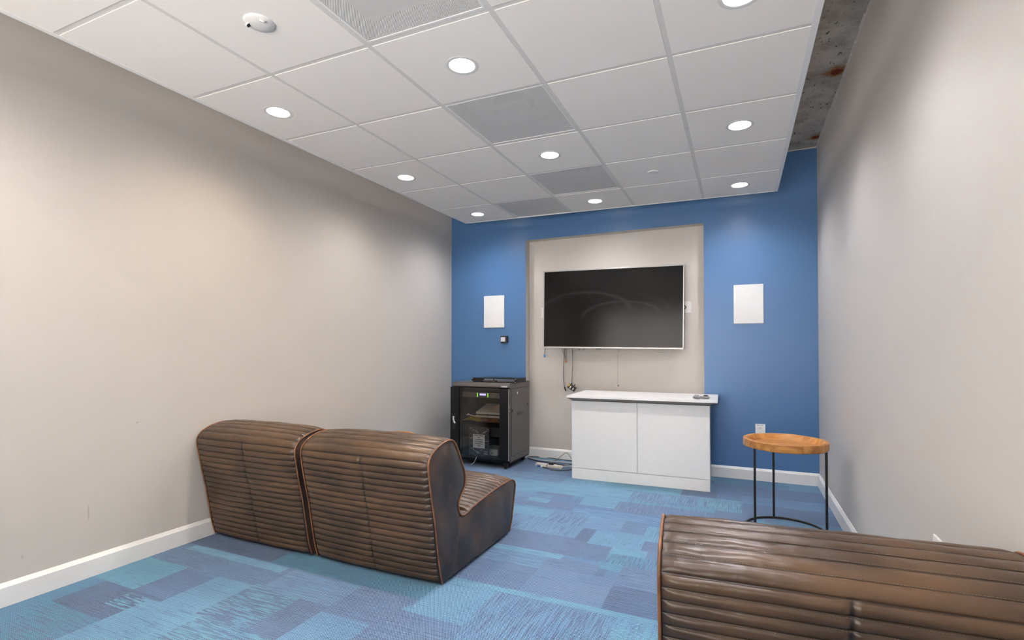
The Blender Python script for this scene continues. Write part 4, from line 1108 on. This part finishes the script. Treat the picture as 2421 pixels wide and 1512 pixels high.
# switch on top of the rack
t = thing('network_switch', 'slim black rack-mount switch lying on top of the equipment rack', 'network switch', (-2.052-.28, RKY0+.06, RT+.0005), (0, 0, math.radians(-1)))
p0 = atY(1115, 895, RKY0+.06); p1 = atY(1221, 896, RKY0+.06)
t.location = ((p0.x+p1.x)/2, RKY0+.06, RT+.0005); sw = (p1.x-p0.x)/2
bm = bmesh.new(); box(bm, -sw+.02, sw-.02, .004, .28, 0, .040, bev=.001); obj('case', bm, M_black, t)
bm = bmesh.new(); box(bm, -sw, sw, 0, .004, 0, .044); fp = obj('front_panel', bm, M_black, t)
bm = bmesh.new()
for k in range(24):
    if k in (9, 10): continue
    x_ = -sw*.45+k*(sw*1.36/23); box(bm, x_-.005, x_+.004, -.002, .001, .010, .019)
obj('ports', bm, M_cableg, t)
bm = bmesh.new(); box(bm, -sw*.42, -.002, -.0015, .001, .024, .036); box(bm, .010, sw*.92, -.0015, .001, .022, .034); obj('label_strip', bm, plain('strip_blue_grey', (.14, .17, .24), .4), t)
bm = bmesh.new()
for sx_ in (-1, 1):
    for z in (.008, .036): box(bm, sx_*(sw-.009)-.004, sx_*(sw-.009)+.004, -.001, .0005, z-.003, z+.003)
obj('screw_holes', bm, M_white, t)

# ------------------------------------------------------------------ power strip and floor cables
pa = atZ(1268, 1097, .012); pb = atZ(1328, 1105, .012); L_ = (pb-pa).length
ang = math.atan2(pb.y-pa.y, pb.x-pa.x)
t = thing('power_strip', 'off-white power strip on the carpet between rack and cabinet', 'power strip', pa, (0, 0, ang))
t.location.z = 0.001
obj('housing', newbox(0, L_, -.028, .028, 0, .030, bev=.009), plain('ivory_plastic', (.72, .66, .58), .45), t, True, 50)
bm = bmesh.new()
for k in range(5): box(bm, .03+k*.042, .05+k*.042, -.012, .012, .0296, .0306)
obj('sockets', bm, M_cablew, t)
obj('switch', newbox(L_-.045, L_-.028, -.007, .007, .029, .034, bev=.001), M_console, t)
obj('adapter', newbox(L_*.52, L_*.52+.05, -.022, .022, .030, .052, bev=.004), M_cabled, t)
def fcable(name, label, pts, r, mat, zz=None):
    P_ = []
    for k, q_ in enumerate(pts):
        z = q_[2] if len(q_) > 2 else r
        P_.append(atZ(q_[0], q_[1], z+.001))
    t = thing(name, label, 'cable', (P_[0].x, P_[0].y, 0))
    b0 = Vector((P_[0].x, P_[0].y, 0))
    sm = [p-b0 for p in smooth_path(P_, 8)]
    for p in sm: p.z = max(p.z, r+.0005)
    bm = bmesh.new(); tube(bm, sm, r, 8); obj('wire', bm, mat, t, True); return t
fcable('floor_cable', 'black cable running along the baseboard from rack to cabinet', [(1250, 1079), (1275, 1079.5), (1300, 1082), (1325, 1085.5), (1356, 1089)], .004, M_cabled)
fcable('floor_cable', 'thick black cable behind the power strip', [(1248, 1083), (1262, 1087), (1285, 1091), (1305, 1093), (1322, 1097), (1340, 1099), (1356, 1096)], .005, M_cabled)
fcable('floor_cable', 'white cable lying behind the power strip', [(1252, 1081), (1275, 1086), (1300, 1089), (1325, 1091), (1356, 1094)], .004, M_cablew)
fcable('floor_cable', 'white cord leaving the right end of the power strip', [(1326, 1103), (1340, 1101), (1358, 1101.5)], .005, M_cablew)
fcable('floor_cable', 'outermost black cable loop in front of the power strip', [(1283, 1103.5), (1292, 1106), (1305, 1109.5), (1320, 1111.5), (1338, 1111), (1358, 1108)], .0042, M_cabled)
fcable('floor_cable', 'dark cable just in front of the power strip', [(1285, 1102), (1300, 1104.5), (1320, 1106.5), (1345, 1105.5), (1358, 1105)], .003, M_cableg)
fcable('looped_floor_cable', 'grey cable looping over the power strip', [(1345, 1096, .01), (1325, 1094, .03), (1310, 1092, .045), (1297, 1094, .045), (1292, 1101, .02), (1294, 1106, .003), (1302, 1110, .003), (1315, 1111.5, .003)], .003, M_cableg)
P_ = [atY(px, py, 5.0) for px, py in ((1310, 1090), (1320, 1083), (1334, 1072), (1339, 1070), (1343, 1072), (1351, 1084))]
t = thing('arched_cable', 'thin grey cable arching up in front of the white baseboard', 'cable', (P_[0].x, P_[0].y, 0)); b0 = Vector(t.location)
bm = bmesh.new(); tube(bm, [p-b0 for p in smooth_path(P_, 6)], .0026, 8); obj('wire', bm, M_cableg, t, True)
p = atZ(1275, 1100.5, .01)
t = thing('network_plug', 'blue plug with a white tip lying before the power strip', 'plug', (p.x, p.y, 0), (0, 0, ang-.1))
obj('boot', newbox(-.02, .012, -.009, .009, .001, .017, bev=.003), M_bluep, t); obj('tip', newbox(.018, .034, -.008, .008, .001, .016, bev=.003), M_white, t); obj('neck', newbox(.011, .019, -.004, .004, .004, .012), M_blk, t)
